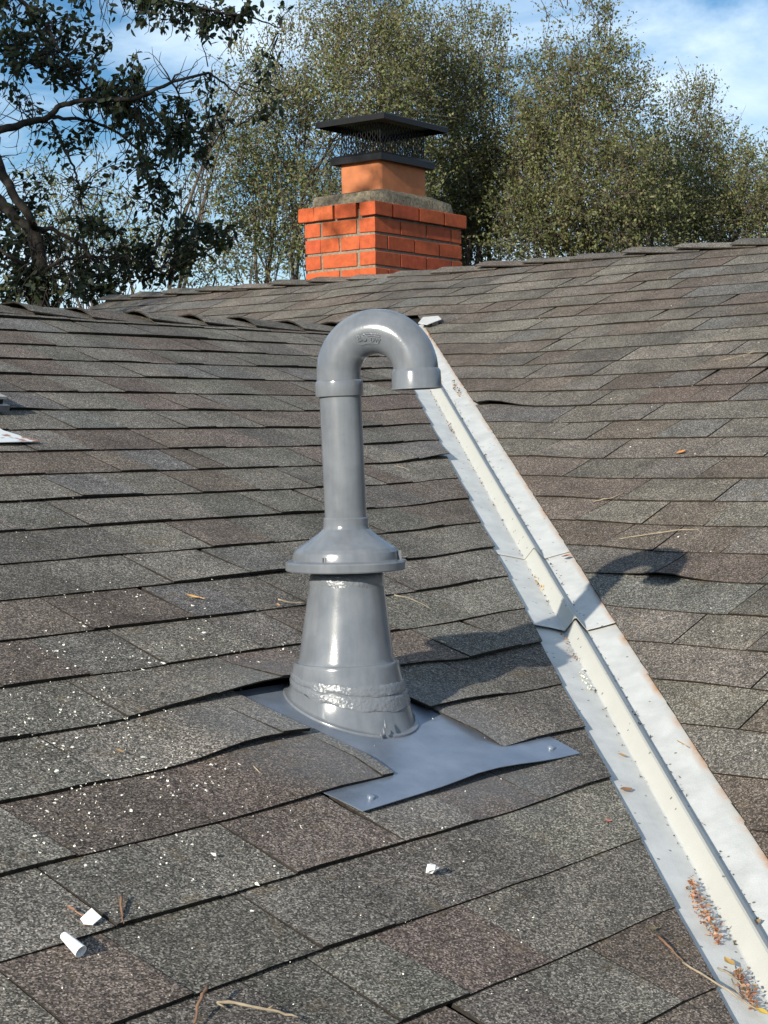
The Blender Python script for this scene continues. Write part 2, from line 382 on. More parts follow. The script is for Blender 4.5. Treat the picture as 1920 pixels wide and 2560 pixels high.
for n in range(-1, 38):
    s_n = SA0 - n * EXP; y0 = s_n * CSA; y1 = (s_n + EXP + .024) * CSA
    if n == -1: continue
    def vcut(y, n=n): return y - VAL - .122 + fn(y * 9, 3.3) * .004 + fn(y * 40, 7.) * .002
    lo = -1.0 if n < 12 else -.4; hi = vcut(y0)
    for (a, b, high) in split_course(lo, hi, 0):
        pieces = [(a, b)]; g_ = gaps_a(n)
        if g_:
            pieces = []
            if a < g_[0]: pieces.append((a, min(b, g_[0])))
            if b > g_[1]: pieces.append((max(a, g_[1]), b))
        for (a2, b2) in pieces:
            if b2 - a2 < .02: continue
            sp = .006 if high else -.006
            at_, bt_ = a2 + sp, b2 - sp
            if g_ and (a2 == g_[1] or b2 == g_[0]): at_, bt_ = a2, b2
            if a2 > hi - .05 and a > lo + .1: continue
            ub0, ub1, ut0, ut1 = a2, b2, at_, bt_
            if b2 > hi - .05: ub1, ut1 = vcut(y0), vcut(y1); high = None
            V, Fc, tn = tab(PA, SA0, n, ub0, ub1, ut0, ut1, .0026 if high is None else .0058 if high else .0034, lift_a, pick(PAL), False)
            ALL.append([screen_area(V), 0, V, Fc, tn])
for n in range(0, 42):
    s_n = SB0 - n * EXP; x0 = s_n * CSB; x1 = (s_n + EXP + .024) * CSB
    if n == 0: x1 = min(x1, XR_B)
    def vcutb(x): return x + VAL - .110 + fn(x * 9, 13.3) * .002
    hi = YEND_B if x0 > YR_A - VAL + .05 else vcutb(x0); lo = -1.6 if n > 12 else 1.6
    for (a, b, high) in split_course(lo, hi, 1):
        sp = .006 if high else -.006
        lim0, lim1 = (vcutb(x0), vcutb(x1)) if hi < YEND_B else (YEND_B, YEND_B)
        if a > hi - .05: continue
        ub0, ub1, ut0, ut1 = a, b, a + sp, b - sp
        if b > hi - .05: ub1, ut1 = lim0, lim1; high = False
        V, Fc, tn = tab(PB, SB0, n, ub0, ub1, ut0, ut1, .0044 if high else .0029, lift_b, pick(PALB), True)
        ALL.append([screen_area(V), 1, V, Fc, tn])
order = sorted(range(len(ALL)), key=lambda i: -ALL[i][0])
rest = [MB_(), MB_()]; restm = [[], []]
for rank, i in enumerate(order):
    ar, k, V, Fc, (tn, ng) = ALL[i]; fm = [0] * ng + [1] * (len(Fc) - ng); sl = (slope_a, slope_b)[k]
    if rank < 300: part('shingle', V, Fc, M_SH, sl, cols=[(*tn, 1)] * len(V), fm=fm, m2=M_ASPH)
    else: rest[k].add(V, Fc, (*tn, 1)); restm[k] += fm
for k in (0, 1): rest[k].part('shingle_field', M_SH, (slope_a, slope_b)[k], fm=restm[k], m2=M_ASPH, kind='stuff')

# ridge caps
def ridge_caps(P0, along, wing1, wing2, up, length, pitch, rise, arch, droop, slope, tonepal, seed):
    """bent cap shingles; the exposed butt end is at the start of each piece"""
    r2 = random.Random(seed); n = int(length / pitch)
    for i in range(n):
        V, Fc = [], []; L0 = pitch * 1.45; NX, NC = 4, 8; lift = rise * r2.uniform(.7, 1.35); tw = r2.uniform(-.004, .004); ar = arch * r2.uniform(.6, 1.3)
        for layer in (0, 1):
            for a in range(NX + 1):
                x = a / NX; q = P0(i * pitch + x * L0 + (r2.uniform(-.004, .004) if a == 0 and layer == 0 else 0))
                for c in range(NC + 1):
                    e = c / NC * 2 - 1; d = (wing1 if e < 0 else wing2) * abs(e)
                    hh = lift * (1 - x) ** 1.3 + .004 - layer * .0042 + ar * (1 - x) ** 2 * (1 - (2 * abs(e) - 1) ** 2) - (1 - abs(e)) ** 4 * droop
                    V.append(q + d + up * (hh + tw * e * (1 - x)) )
        w_ = NC + 1; o2 = (NX + 1) * w_; fm = [0, 1] * (NX * NC) + [1] * (NC + 2 * NX)
        for a in range(NX):
            for c in range(NC):
                k = a * w_ + c; Fc.append((k, k + 1, k + w_ + 1, k + w_)); Fc.append((o2 + k, o2 + k + w_, o2 + k + w_ + 1, o2 + k + 1))
        for c in range(NC): Fc.append((c, o2 + c, o2 + c + 1, c + 1))
        for a in range(NX):
            for c in (0, NC): k = a * w_ + c; Fc.append((k, k + w_, o2 + k + w_, o2 + k) if c == 0 else (k, o2 + k, o2 + k + w_, k + w_))
        part('ridge_cap', V, Fc, M_SH, slope, cols=[(*pick(tonepal), 1)] * len(V), fm=fm, m2=M_ASPH)
wf_a = Vector((0, -1, -MA)).normalized(); wb_a = Vector((0, 1, -MA)).normalized()
ridge_caps(lambda x: Vector((2.55 + x, YR_A + fn(x * 2) * .006, .4155 + fn(x * 1.3, 4) * .006)), Vector((1, 0, 0)), wf_a * .105, wb_a * .12, Vector((0, 0, 1)), 2.62, .234, .014, .008, .004, slope_a, PAL, 3)
wf_b = Vector((-1, 0, -MB)).normalized(); wb_b = Vector((1, 0, -MB)).normalized()
def rb(x):
    y = YEND_B + .03 - x; return PB(y, XR_B / CSB, .004)
ridge_caps(rb, Vector((0, -1, 0)), wf_b * .10, wb_b * .12, Vector((0, 0, 1)), 4.6, .236, .016, .0, .006, slope_b, PALB, 5)

# ------------------------------------------------------------------ valley flashing
vdir = Vector((1, 1, MA)).normalized(); vperp = Vector((1, -1, 0)).normalized()     # towards slope B
vup = vdir.cross(vperp) * -1
if vup.z < 0: vup = -vup
def vpt(y): return Vector((y - VAL, y, CA + MA * y))
valley = thing('valley_flashing', 'white painted metal valley flashing with a raised centre rib between the two roof slopes', 'roof flashing', vpt(2.0))
RB, RH, HW = .0205, .0285, .125
kk = MA / math.sqrt(2)
def valley_sheet(y0, y1, h, label=None, flare=0):
    prof = [(-HW, 0, 0), (-.10, 0, 0), (-.05, 0, 0), (-RB - .002, 0, 0), (-RB, .001, .6), (-.002, RH, 1), (.002, RH, 1), (RB, .001, 0), (RB + .002, 0, 0), (.05, 0, 0), (.066, 0, 0), (.0785, 0, 0), (.10, 0, 0), (HW, 0, 0)]
    V, Fc, Cc = [], [], []; NY = max(3, int((y1 - y0) / .06)); n = len(prof)
    for lay in (0, 1):
        for i in range(NY + 1):
            y = y0 + (y1 - y0) * i / NY; c = vpt(y); hh = h + flare * max(0, 1 - (y - y0) / .12) + fn(y * 3, h * 99) * .001
            for (d, r, sun_tint) in prof:
                base = c + vperp * d + Vector((0, 0, abs(d) * kk))
                wv = fn(y * 4, d * 12, 2) * .0015 * (abs(d) > .04)
                V.append(base + Vector((0, 0, 1)) * (r + hh - max(0, abs(d) - .085) * .15 + wv - lay * .0009)); 
                Cc.append((sun_tint, 1. if d > .07 else 0., 0, 1))
    m2 = (NY + 1) * n
    for i in range(NY):
        for j in range(n - 1):
            k = i * n + j; Fc.append((k, k + 1, k + n + 1, k + n)); Fc.append((m2 + k, m2 + k + n, m2 + k + n + 1, m2 + k + 1))
    for j in range(n - 1): Fc.append((j, m2 + j, m2 + j + 1, j + 1))
    o = part('metal_sheet', V, Fc, M_VAL, valley, cols=Cc)
    if label: o['label'] = label
    # cream tint puts sunlight into the colour of the rib's left face and crest
    return o
valley_sheet(-1.6, 1.93, .003, 'long lower sheet of the valley flashing')
valley_sheet(1.872, 2.30, .0062, 'short middle sheet with a dark gap under its lower edge', flare=.004)
valley_sheet(2.185, 4.13, .0082, 'upper sheet of the valley flashing', flare=.0015)
# folded white tip at the top of the valley
tip = on_b(1092, 822); q0 = [on_b(x, y, .03) for x, y in ((1062, 812), (1100, 809), (1108, 817), (1072, 831), (1050, 827))]
mb = MB_(); mb.add(q0 + [p - Vector((0, 0, .002)) for p in q0], [(0, 1, 2, 3, 4)[::-1], (5, 6, 7, 8, 9), (0, 1, 6, 5), (1, 2, 7, 6), (2, 3, 8, 7), (3, 4, 9, 8), (4, 0, 5, 9)])
q1 = [on_b(x, y, .001) for x, y in ((1100, 812), (1106, 819), (1070, 834), (1064, 830))]
mb.part('end_tab', M_VAL, valley)
mb = MB_(); mb.add([on_b(1085, 815, .027), on_b(1100, 812, .027), on_b(1095, 822, .0), on_b(1080, 826, .0)], [(0, 1, 2, 3)]); mb.part('end_fold', M_VAL, valley)

# ------------------------------------------------------------------ vent pipe
KD = 2.7052       # distance of the pipe's axis plane from the camera
def ax(px, py):
    # a point on the vertical plane through the pipe axis that faces the camera
    d = ray(px, py); n = Vector((CM[1][0], CM[1][1], 0)).normalized(); return d * (Vector((2.034, 1.777, 0)).dot(n) / d.dot(n))
vent = thing('vent_pipe', 'grey painted plumbing vent pipe with gooseneck top on a flashing plate', 'vent pipe', on_a(870, 1800))
UPV = Vector((0, 0, 1)); CR = Vector((CM[0][0], CM[0][1], 0)).normalized(); CF = Vector((CM[1][0], CM[1][1], 0)).normalized()
PXM = 1620.
def circ(c, r, up, k=48, ref=None):
    a = (ref or CR); a = (a - up * a.dot(up)).normalized(); b = up.cross(a)
    return [c + (a * math.cos(2 * math.pi * j / k) + b * math.sin(2 * math.pi * j / k)) * r for j in range(k)]
def lathe(name, prof, m, parent, c0=None, c1=None, k=48, sm=40, **pr):
    """prof: (px_x, px_y, radius in px)"""
    mb = MB_(); pts = [ax(x, y) for x, y, r in prof]
    up = (ax(prof[0][0] if c0 is None else c0[0], 1400) - ax(prof[0][0] if c0 is None else c0[0], 1500)).normalized()
    up = UPV if c0 is None else (ax(*c1) - ax(*c0)).normalized()
    mb.rings([circ(p, r / PXM, up, k) for p, (x, y, r) in zip(pts, prof)], pr.pop('cf', False), pr.pop('cl', False))
    return auto_smooth(mb.part(name, m, parent, **pr), sm)
# flashing plate, T shaped at the front
PLC = (2.03, 1.777)
mb = MB_(); xs = [1.757, 1.80, 1.85, 1.90, 1.94, 1.98, 2.03, 2.08, 2.13, 2.18, 2.23, 2.27, 2.300]
ss = [1.622, 1.645, 1.665, 1.685, 1.72, 1.78, 1.85, 1.92, 1.99]
for lay in (0, 1):
    for j, s in enumerate(ss):
        for i, x in enumerate(xs):
            t = min(1, max(0, (s - 1.66) / .05)); f_ = .0125 * (1 - t) + .0068 * t
            e = (x - 2.03) / .27
            sx = s + (1 - t) * (-.004 * abs(e) + .016 * math.exp(-((x - 2.06) / .12) ** 2) * .3); xx = x + (-.003 * (1 - t) if i == 0 else (-.010 * (1 - t) if i == len(xs) - 1 else 0)) + (.012 * (1 - (s - 1.622) / .07) if i == 0 and s < 1.69 else 0)
            f_ += (1 - t) * (.006 * math.exp(-((x - 2.07) / .12) ** 2) - .001 * abs(e)) + fn(x * 9, s * 9) * .0012
            mb.v.append(PA(xx, sx, f_ - lay * .0011))
n = len(xs); m2 = n * len(ss)
for j in range(len(ss) - 1):
    for i in range(n - 1):
        k = j * n + i; mb.f += [(k, k + 1, k + n + 1, k + n), (m2 + k, m2 + k + n, m2 + k + n + 1, m2 + k + 1)]
for i in range(n - 1): mb.f.append((i, m2 + i, m2 + i + 1, i + 1))
for j in range(len(ss) - 1):
    k = j * n; mb.f.append((k, k + n, m2 + k + n, m2 + k)); k += n - 1; mb.f.append((k, m2 + k, m2 + k + n, k + n))
plate = mb.part('flashing_plate', M_PLATE, vent, smooth=True); auto_smooth(plate, 50)
for (x, y) in ((922, 2014), (1372, 1889)):
    mb = MB_(); c = on_a(x, y, .0155); a = Vector((1, 0, 0)); b = NA.cross(a)
    mb.rings([[c + NA * h + (a * math.cos(q) + b * math.sin(q)) * r for q in [2 * math.pi * j / 10 for j in range(10)]] for r, h in ((.0062, -.006), (.0058, -.0002), (.0035, .0012))], False, True)
    auto_smooth(mb.part('nail_head', M_PLATE, plate), 40)
# lower cone that meets the roof plane obliquely
K = 64; cx = ax(866.5, 1690)
def plane_ring(r, h, shift=(0, 0)):
    o = []
    for j in range(K):
        q = 2 * math.pi * j / K; d = CR * math.cos(q) + UPV.cross(CR) * math.sin(q)
        p = BASEC + d * r; p = Vector((p.x, p.y, CA + MA * p.y)); o.append(p + NA * h)
    return o
BASEC = Vector((2.037, 1.779, 0))
def hring(px, py, rpx, jit=0, sd=0, wob=0):
    c = ax(px, py); return [c + (CR * math.cos(2 * math.pi * j / K) + UPV.cross(CR) * math.sin(2 * math.pi * j / K)) * (rpx / PXM) + UPV * (wob * fn(math.cos(2 * math.pi * j / K) * 3, math.sin(2 * math.pi * j / K) * 3, sd)) for j in range(K)]
def blend(r1, r2, t): return [a.lerp(b, t) for a, b in zip(r1, r2)]
top = hring(866, 1655, 132); low = plane_ring(.0965, .012)
mb = MB_(); mb.rings([hring(866, 1652, 112), hring(866, 1652, 129.5), top, hring(866, 1662, 133), blend(hring(866, 1662, 133), low, .5), low, plane_ring(.0985, .0105), plane_ring(.1035, .010), plane_ring(.1045, .0085), plane_ring(.1045, .004)])
auto_smooth(mb.part('base_cone', M_PAINT, vent), 38)
# sealant bands, lumpy and ragged
def band(rings_px, name, par, seed, thick=.0022):
    mb = MB_(); rs_ = []
    n_ = len(rings_px)
    for i, (f0, f1, tt) in enumerate(rings_px):
        r1 = hring(866, 1662, 133); ring = blend(r1, low, tt); o = []
        for j, p in enumerate(ring):
            q = 2 * math.pi * j / K; d = CR * math.cos(q) + UPV.cross(CR) * math.sin(q)
            e = .62 * f0 * (.55 + .9 * max(-.4, fn(q * 2.5 * math.cos(q), math.sin(q) * 3 + i * 2.1, seed))) + f0 * .5 * fn(q * 9, i * 3., seed + 2)
            z = f1 * fn(math.cos(q) * 3.3, math.sin(q) * 3.3 + i * .7, seed + 5) + f1 * .5 * fn(math.cos(q) * 11, math.sin(q) * 11, seed + i)
            o.append(p + d * (e + .0006) + UPV * z)
        rs_.append(o)
    rs_[0] = [p - (p - Vector((BASEC.x, BASEC.y, p.z))).normalized() * .0018 for p in rs_[0]]; rs_[-1] = [p - (p - Vector((BASEC.x, BASEC.y, p.z))).normalized() * .0022 for p in rs_[-1]]
    mb.rings(rs_); return auto_smooth(mb.part(name, M_SEAL, par), 60)
band([(.0, .004, .24), (.0015, .004, .26), (.0018, .003, .31), (.0022, .003, .36), (.0026, .003, .42), (.0012, .002, .44)], 'sealant_band', vent, 3)
band([(.0004, .003, .43), (.0022, .003, .45), (.0024, .003, .50), (.0026, .004, .56), (.0030, .005, .62), (.002, .007, .66), (0, .008, .68)], 'sealant_band', vent, 9)
for (x, y, r) in ((973, 1800, 4.5), (959, 1826, 5), (953, 1839, 4.5), (962, 1815, 2.5), (967, 1807, 2.5)):     # paint drips
    pass
mb = MB_()
for (x0, y0, x1, y1, r) in ((961, 1800, 964, 1818, 3.2), (958, 1818, 961, 1834, 3.6), (953, 1832, 953, 1842, 4)):
    a = ray(x0, y0) * (2.7112 - .0905); b = ray(x1, y1) * (2.7112 - .0955)
    mb.tube([a, a.lerp(b, .5), b, b + Vector((0, 0, -.0016))], [.0005, r / PXM * .7, r / PXM, .0008], 8)
auto_smooth(mb.part('paint_drip', M_SEAL, vent), 60)
# upper cone
lathe('taper_cone', [(867, 1430, 84), (867, 1436, 91), (867, 1445, 92), (866.5, 1480, 96), (866, 1560, 107), (866, 1640, 118), (866, 1650, 121), (866, 1656, 124)], M_PAINT, vent)
mb = MB_(); rr = []
for i, (py, r, e, z) in enumerate(((1433, 88, 0, .002), (1436, 91, .0012, .003), (1444, 92, .0022, .004), (1454, 93.5, .0018, .006), (1462, 94, 0, .007))):
    rr.append([p + (p - ax(867, py)).normalized() * (e * (.5 + max(-.4, fn(j * .45, i * 2.2, 17)))) for j, p in enumerate(hring(867, py, r, wob=z, sd=21))])
mb.rings(rr); auto_smooth(mb.part('sealant_band', M_SEAL, vent), 60)
# storm collar / cap
cap = lathe('storm_collar', [(865, 1424, 80), (865, 1424, 149), (865, 1421, 151), (865, 1405, 151.5), (865, 1401, 149), (865, 1399, 139), (865, 1397, 134.5), (865, 1386, 133.5), (865, 1378, 131), (865, 1369, 124), (865, 1352, 98), (865, 1334, 72), (865, 1322, 59), (865, 1316, 57), (865, 1312, 56.5), (865, 1296, 56.5), (865, 1293, 55), (865, 1293, 50)], M_PAINT, vent, sm=16)
mb = MB_()
c = ax(814, 1398) - CF * .078
mb.box(c - CR * .003 + UPV * -.004, CR * .0022, CF * .01, UPV * .011); mb.box(c + CR * .0016 + UPV * -.004, CR * .0022, CF * .01, UPV * .011); auto_smooth(mb.part('notch', M_DARKM, cap), 30)
mb = MB_(); c = ax(996, 1398) - CF * .022
mb.box(c, CR * .0045, CF * .012, UPV * .015); auto_smooth(mb.part('tab', M_PAINT, cap), 30)
# straight pipe, leaning slightly
P0, P1 = ax(865, 1300), ax(850.5, 985); UPP = (P1 - P0).normalized()
mb = MB_(); mb.rings([circ(P0 + UPP * (i / 6 * (P1 - P0).length), .0322, UPP, 48) for i in range(7)])
pipe = auto_smooth(mb.part('pipe', M_PAINT, vent), 40)
mb = MB_(); mb.rings([circ(P0 + UPP * z, r, UPP, 48) for z, r in ((-.004, .0325), (-.003, .0332), (.002, .0333), (.004, .0325))]); auto_smooth(mb.part('joint_bead', M_SEAL, pipe), 50)
# gooseneck
HA = R(18); HD = (CR * math.cos(HA) - CF * math.sin(HA)); HD = (HD - UPP * HD.dot(UPP)).normalized()
CIN = ax(848.5, 991); RBEND, RT = .0622, .0340
A0 = CIN + UPP * .0335; path = [CIN + UPP * .022]
cen = A0 + HD * RBEND
for i in range(33):
    q = math.pi * (1 - i / 32); path.append(cen + HD * (RBEND * math.cos(q)) + UPP * (RBEND * math.sin(q)))
COUT = path[-1]; path.append(COUT - UPP * .002)
mb = MB_(); BN = HD.cross(UPP); KT = 48; rg = []
for i, p in enumerate(path):
    t = (path[min(i + 1, len(path) - 1)] - path[max(i - 1, 0)]).normalized(); s_ = BN.cross(t)
    rg.append([p + (BN * math.cos(2 * math.pi * j / KT) + s_ * math.sin(2 * math.pi * j / KT)) * RT for j in range(KT)])
mb.rings(rg); goose = auto_smooth(mb.part('gooseneck', M_PAINT, vent), 60)
def collar(c, up, prof, name, par):
    mb = MB_(); mb.rings([circ(c + up * z, r, up, 48, HD) for z, r in prof]); return auto_smooth(mb.part(name, M_PAINT, par), 38)
collar(CIN, UPP, ((.001, .0318), (0, .0335), (.0, .0362), (.0015, .0367), (.020, .0371), (.0225, .0366), (.0248, .0335)), 'socket_collar', goose)
collar(COUT, -UPP, ((-.003, .0334), (.0005, .0362), (.003, .0372), (.026, .0378), (.0265, .0392), (.0285, .0393), (.029, .0378), (.029, .0335), (.003, .0322), (-.01, .031)), 'socket_collar', goose)
mb = MB_(); mb.rings([circ(COUT - UPP * .002, r, UPP, 24, HD) for r in (.0325, .001)]); mb.part('bore', M_FELT, goose)
# embossed maker's plate on the bend, following its surface
def on_bend(u, v, h):
    """u along the bend in metres from the crown's left, v across, h above the surface"""
    th = R(112) - u / .0527; ph = R(-19) + v / RT      # ph from facing side upward
    c = cen + HD * (RBEND * math.cos(th)) + UPP * (RBEND * math.sin(th)); outw = (HD * math.cos(th) + UPP * math.sin(th)); fac = BN if BN.dot(CF) < 0 else -BN
    return c + (fac * math.cos(ph) + outw * math.sin(ph)) * (RT + h)
def emb_rect(mb, u0, v0, u1, v1, h0, h1, chamfer=.002, nu=10):
    pts = [(u0 + chamfer, v0), (u1 - chamfer, v0), (u1, v0 + chamfer), (u1, v1 - chamfer), (u1 - chamfer, v1), (u0 + chamfer, v1), (u0, v1 - chamfer), (u0, v0 + chamfer)]
    V = []; rows = nu
    for i in range(rows + 1):
        u = u0 + (u1 - u0) * i / rows; e = max(0, chamfer - min(u - u0, u1 - u))
        V.append((u, v0 + e)); V.append((u, v1 - e))
    vv = [on_bend(u, v, h1) for u, v in V] + [on_bend(u, v, h0) for u, v in V]; n = len(V)
    f = [(2 * i, 2 * i + 2, 2 * i + 3, 2 * i + 1) for i in range(rows)] + [(2 * i, n + 2 * i, n + 2 * i + 2, 2 * i + 2) for i in range(rows)] + [(2 * i + 1, 2 * i + 3, n + 2 * i + 3, n + 2 * i + 1) for i in range(rows)]
    f += [(0, 1, n + 1, n), (n - 2, 2 * n - 2, 2 * n - 1, n - 1)]
    mb.add(vv, f)
mb = MB_(); emb_rect(mb, -.0005, -.0095, .0395, .0085, -.001, .0007, .004, 16)
plate2 = auto_smooth(mb.part('raised_plate', M_PAINT, goose), 30)
mb = MB_()
emb_rect(mb, .0165, .0055, .0375, .0072, .0006, .0015, .0003); emb_rect(mb, .0185, .0024, .0380, .0036, .0006, .0014, .0002)   # two long bars of the mark
for (u0, v0, u1, v1) in ((.001, -.002, .0095, -.0008), (.0025, .001, .004, .006), (.0065, .001, .008, .006), (.003, .0058, .0075, .007), (.0035, .0025, .007, .0035)): emb_rect(mb, u0, v0, u1, v1, .0006, .0015, .0003, 3)
def emb_text(mb, s, u0, v0, size):
    cu = bpy.data.curves.new('lettering', 'FONT'); cu.body = s; cu.size = size; cu.extrude = .0004; cu.resolution_u = 2
    ob = bpy.data.objects.new('lettering', cu); COL.objects.link(ob); bpy.context.view_layer.update()
    me = ob.evaluated_get(bpy.context.evaluated_depsgraph_get()).to_mesh()
    mb.add([on_bend(u0 + v.co.x, v0 + v.co.y, .0009 + v.co.z * 1.6) for v in me.vertices], [tuple(p.vertices) for p in me.polygons])
    ob.to_mesh_clear(); bpy.data.objects.remove(ob); bpy.data.curves.remove(cu)
emb_text(mb, 'S', .0100, -.004, .0155); emb_text(mb, 'DW', .0225, -.0062, .0098); emb_text(mb, 'V', .0340, -.0062, .0098)
mb.part('lettering', M_SEAL, goose)

# ------------------------------------------------------------------ chimney
CH = Vector((6.553, 5.542, 0)); CW, CD = .762, .432       # near corner, width along x, depth along y
chim = thing('chimney', 'orange red brick chimney with clay flue and black metal cap above the ridge', 'chimney', (CH.x + CW / 2, CH.y + CD / 2, .35))
chim.rotation_euler.z = R(4)
ZT = 1.178; CRS = .0805
mb = MB_(); mb.box((CH.x + .007, CH.y + .007, -.2), (CW - .014, 0, 0), (0, CD - .014, 0), (0, 0, ZT + .17)); mb.part('mortar_core', M_MORTAR, chim)
def brick_mesh(x0, y0, z0, dx, dy, dz):
    b = .0025; V = []
    for (z, e) in ((z0, b), (z0 + b, 0), (z0 + dz - b, 0), (z0 + dz, b)):
        V += [Vector((x0 + e, y0 + e, z)), Vector((x0 + dx - e, y0 + e, z)), Vector((x0 + dx - e, y0 + dy - e, z)), Vector((x0 + e, y0 + dy - e, z))]
    for v in V: v += Vector((random.uniform(-1, 1), random.uniform(-1, 1), random.uniform(-1, 1))) * .0012
    f = [(3, 2, 1, 0), (12, 13, 14, 15)]
    for k in range(3):
        for j in range(4): f.append((k * 4 + j, k * 4 + (j + 1) % 4, k * 4 + 4 + (j + 1) % 4, k * 4 + 4 + j))
    return V, f
def lay(x0, x1, pattern):
    """pattern: list of lengths with joints; scaled to fill"""
    j = .013; tot = sum(pattern) + j * (len(pattern) - 1); k = (x1 - x0) / tot; o = []; x = x0
    for p in pattern: o.append((x, p * k)); x += (p + j) * k
    return o
for c in range(9):
    zt = ZT - c * CRS; z0 = zt - .0675 + (.002 if c else 0); cor = .028 if c == 0 else 0
    if c == 0: fx, fy = [.135, .205, .205, .19], [.10, .125, .205]
    elif c % 2 == 1: fx, fy = [.2, .205, .205, .085], [.10, .21, .095]
    else: fx, fy = [.095, .205, .2, .19], [.205, .205]
    X0, X1, Y0, Y1 = CH.x - (0 if c else .0), CH.x + CW + cor, CH.y - 0, CH.y + CD + cor
    if c == 0: X0 -= .016; Y0 -= .016
    tones = lambda: (*[v * random.uniform(.96, 1.04) for v in random.choice([(.40, .080, .025), (.38, .074, .025), (.41, .087, .028), (.36, .068, .024)])], 1)
    bx = lay(X0, X1, fx)
    for i, (x, l) in enumerate(bx):            # front (towards -y) row
        V, f = brick_mesh(x, Y0, z0, l, .095, .0675); part('brick', V, f, M_BRICK, chim, cols=[tones()] * len(V))
    for i, (x, l) in enumerate(lay(X0, X1, fx)):
        V, f = brick_mesh(x, Y1 - .095, z0, l, .095, .0675)
        if c < 5: part('brick', V, f, M_BRICK, chim, cols=[tones()] * len(V))
    ly = lay(Y0, Y1, fy)
    for i, (y, l) in enumerate(ly):            # left (towards -x) row; first and last are the corner bricks' returns
        ya, yb = max(y, Y0 + .0965), min(y + l, Y1 - .0965)
        if i == 0: ya = Y0 + .0965
        if yb - ya > .012: 
            V, f = brick_mesh(X0, ya + (.0115 if abs(ya - Y0 - .0965) < 1e-6 and l < .11 else 0), z0, .095, yb - ya, .0675)
            part('brick', V, f, M_BRICK, chim, cols=[tones()] * len(V))
        if c < 5 and yb - ya > .012:
            V, f = brick_mesh(X1 - .095, ya, z0, .095, yb - ya, .0675); part('brick', V, f, M_BRICK, chim, cols=[tones()] * len(V))
# mortar crown: sloped wash with rough edges
mb = MB_(); cxm, cym = CH.x + CW / 2, CH.y + CD / 2
def rect_ring(hx, hy, z, k=48, jit=0, sd=0, rnd=.0):
    o = []
    for j in range(k):
        q = 2 * math.pi * (j + .5) / k; a, b = math.cos(q), math.sin(q); m_ = max(abs(a), abs(b)); e = 1 / m_ * (1 - rnd) + rnd
        o.append(Vector((cxm + a * e * hx + jit * fn(j * .9, sd), cym + b * e * hy + jit * fn(j * .9, sd + 7), z + jit * .8 * fn(j * 1.3, sd + 3))))
    return o
mb.rings([rect_ring(CW / 2 + .014, CD / 2 + .012, ZT - .002), rect_ring(CW / 2 - .012, CD / 2 - .010, ZT + .004, jit=.006, sd=1), rect_ring(CW / 2 - .022, CD / 2 - .018, ZT + .054, jit=.008, sd=2, rnd=.02), rect_ring(.225, .15, ZT + .082, jit=.006, sd=3, rnd=.05), rect_ring(.15, .1, ZT + .084)], True, True)
auto_smooth(mb.part('mortar_crown', M_CROWN, chim), 50)
# clay flue with rounded corners
def rrect(hx, hy, rad, z, k=6):
    o = []
    for (sx, sy, a0) in ((1, 1, 0), (-1, 1, 90), (-1, -1, 180), (1, -1, 270)):
        for i in range(k + 1):
            q = R(a0 + 90 * i / k); o.append(Vector((cxm + sx * (hx - rad) + rad * math.cos(q), cym + sy * (hy - rad) + rad * math.sin(q), z)))
    return o
FX, FY = .203, .127
mb = MB_(); mb.rings([rrect(FX, FY, .022, ZT + .04), rrect(FX, FY, .022, ZT + .262), rrect(FX - .02, FY - .02, .012, ZT + .262), rrect(FX - .02, FY - .02, .012, ZT - .05)])
auto_smooth(mb.part('flue_liner', M_CLAY, chim), 50)
# black cap: base band, mesh, lid
mb = MB_(); ZB = ZT + .225; BX, BY = FX + .032, FY + .03
def rct(hx, hy, z): return [Vector((cxm + sx * hx, cym + sy * hy, z)) for sx, sy in ((-1, -1), (1, -1), (1, 1), (-1, 1))]
mb.rings([rct(FX + .003, FY + .003, ZB + .006), rct(BX - .006, BY - .006, ZB), rct(BX, BY, ZB + .002), rct(BX, BY, ZB + .034), rct(BX - .012, BY - .012, ZB + .046), rct(FX - .02, FY - .02, ZB + .048)])
base = mb.part('cap_base', M_BLACK, chim)
mb = MB_(); hx, hy, z0, z1 = FX - .012, FY - .006, ZB + .046, ZB + .195
per = [(-hx, -hy), (hx, -hy), (hx, hy), (-hx, hy)]
for e in range(4):
    a, b = Vector(per[e]), Vector(per[(e + 1) % 4]); ln = (b - a).length; nn = int(ln / .0145)
    for i in range(nn + 1):
        pts = []
        for r_ in range(9):
            o_ = (.25 if (r_ + i) % 2 else -.25) ; t = min(1, max(0, (i + o_) / nn)); q = a.lerp(b, t); pts.append(Vector((cxm + q.x, cym + q.y, z0 + (z1 - z0) * r_ / 8)))
        mb.tube(pts, .0023, 4, False)
mb.part('mesh_screen', M_BLACK, base)
mb = MB_(); LX, LY, ZL = .283, .212, ZB + .188
k = [rct(LX - .004, LY - .004, ZL + .002), rct(LX, LY, ZL), rct(LX + .001, LY + .001, ZL + .026), rct(LX - .004, LY - .004, ZL + .030)]
mb.rings(k)
r0 = len(mb.v) - 4; xr = .10
mb.v += [Vector((cxm - xr, cym, ZL + .056)), Vector((cxm + xr, cym, ZL + .056))]; A_, B_ = len(mb.v) - 2, len(mb.v) - 1
mb.f += [(r0, r0 + 1, B_, A_), (r0 + 1, r0 + 2, B_), (r0 + 2, r0 + 3, A_, B_), (r0 + 3, r0, A_)]
mb.v += rct(LX - .006, LY - .006, ZL + .026); u0 = len(mb.v) - 4; mb.f.append((u0, u0 + 3, u0 + 2, u0 + 1))
lid = mb.part('lid', M_BLACK, base)

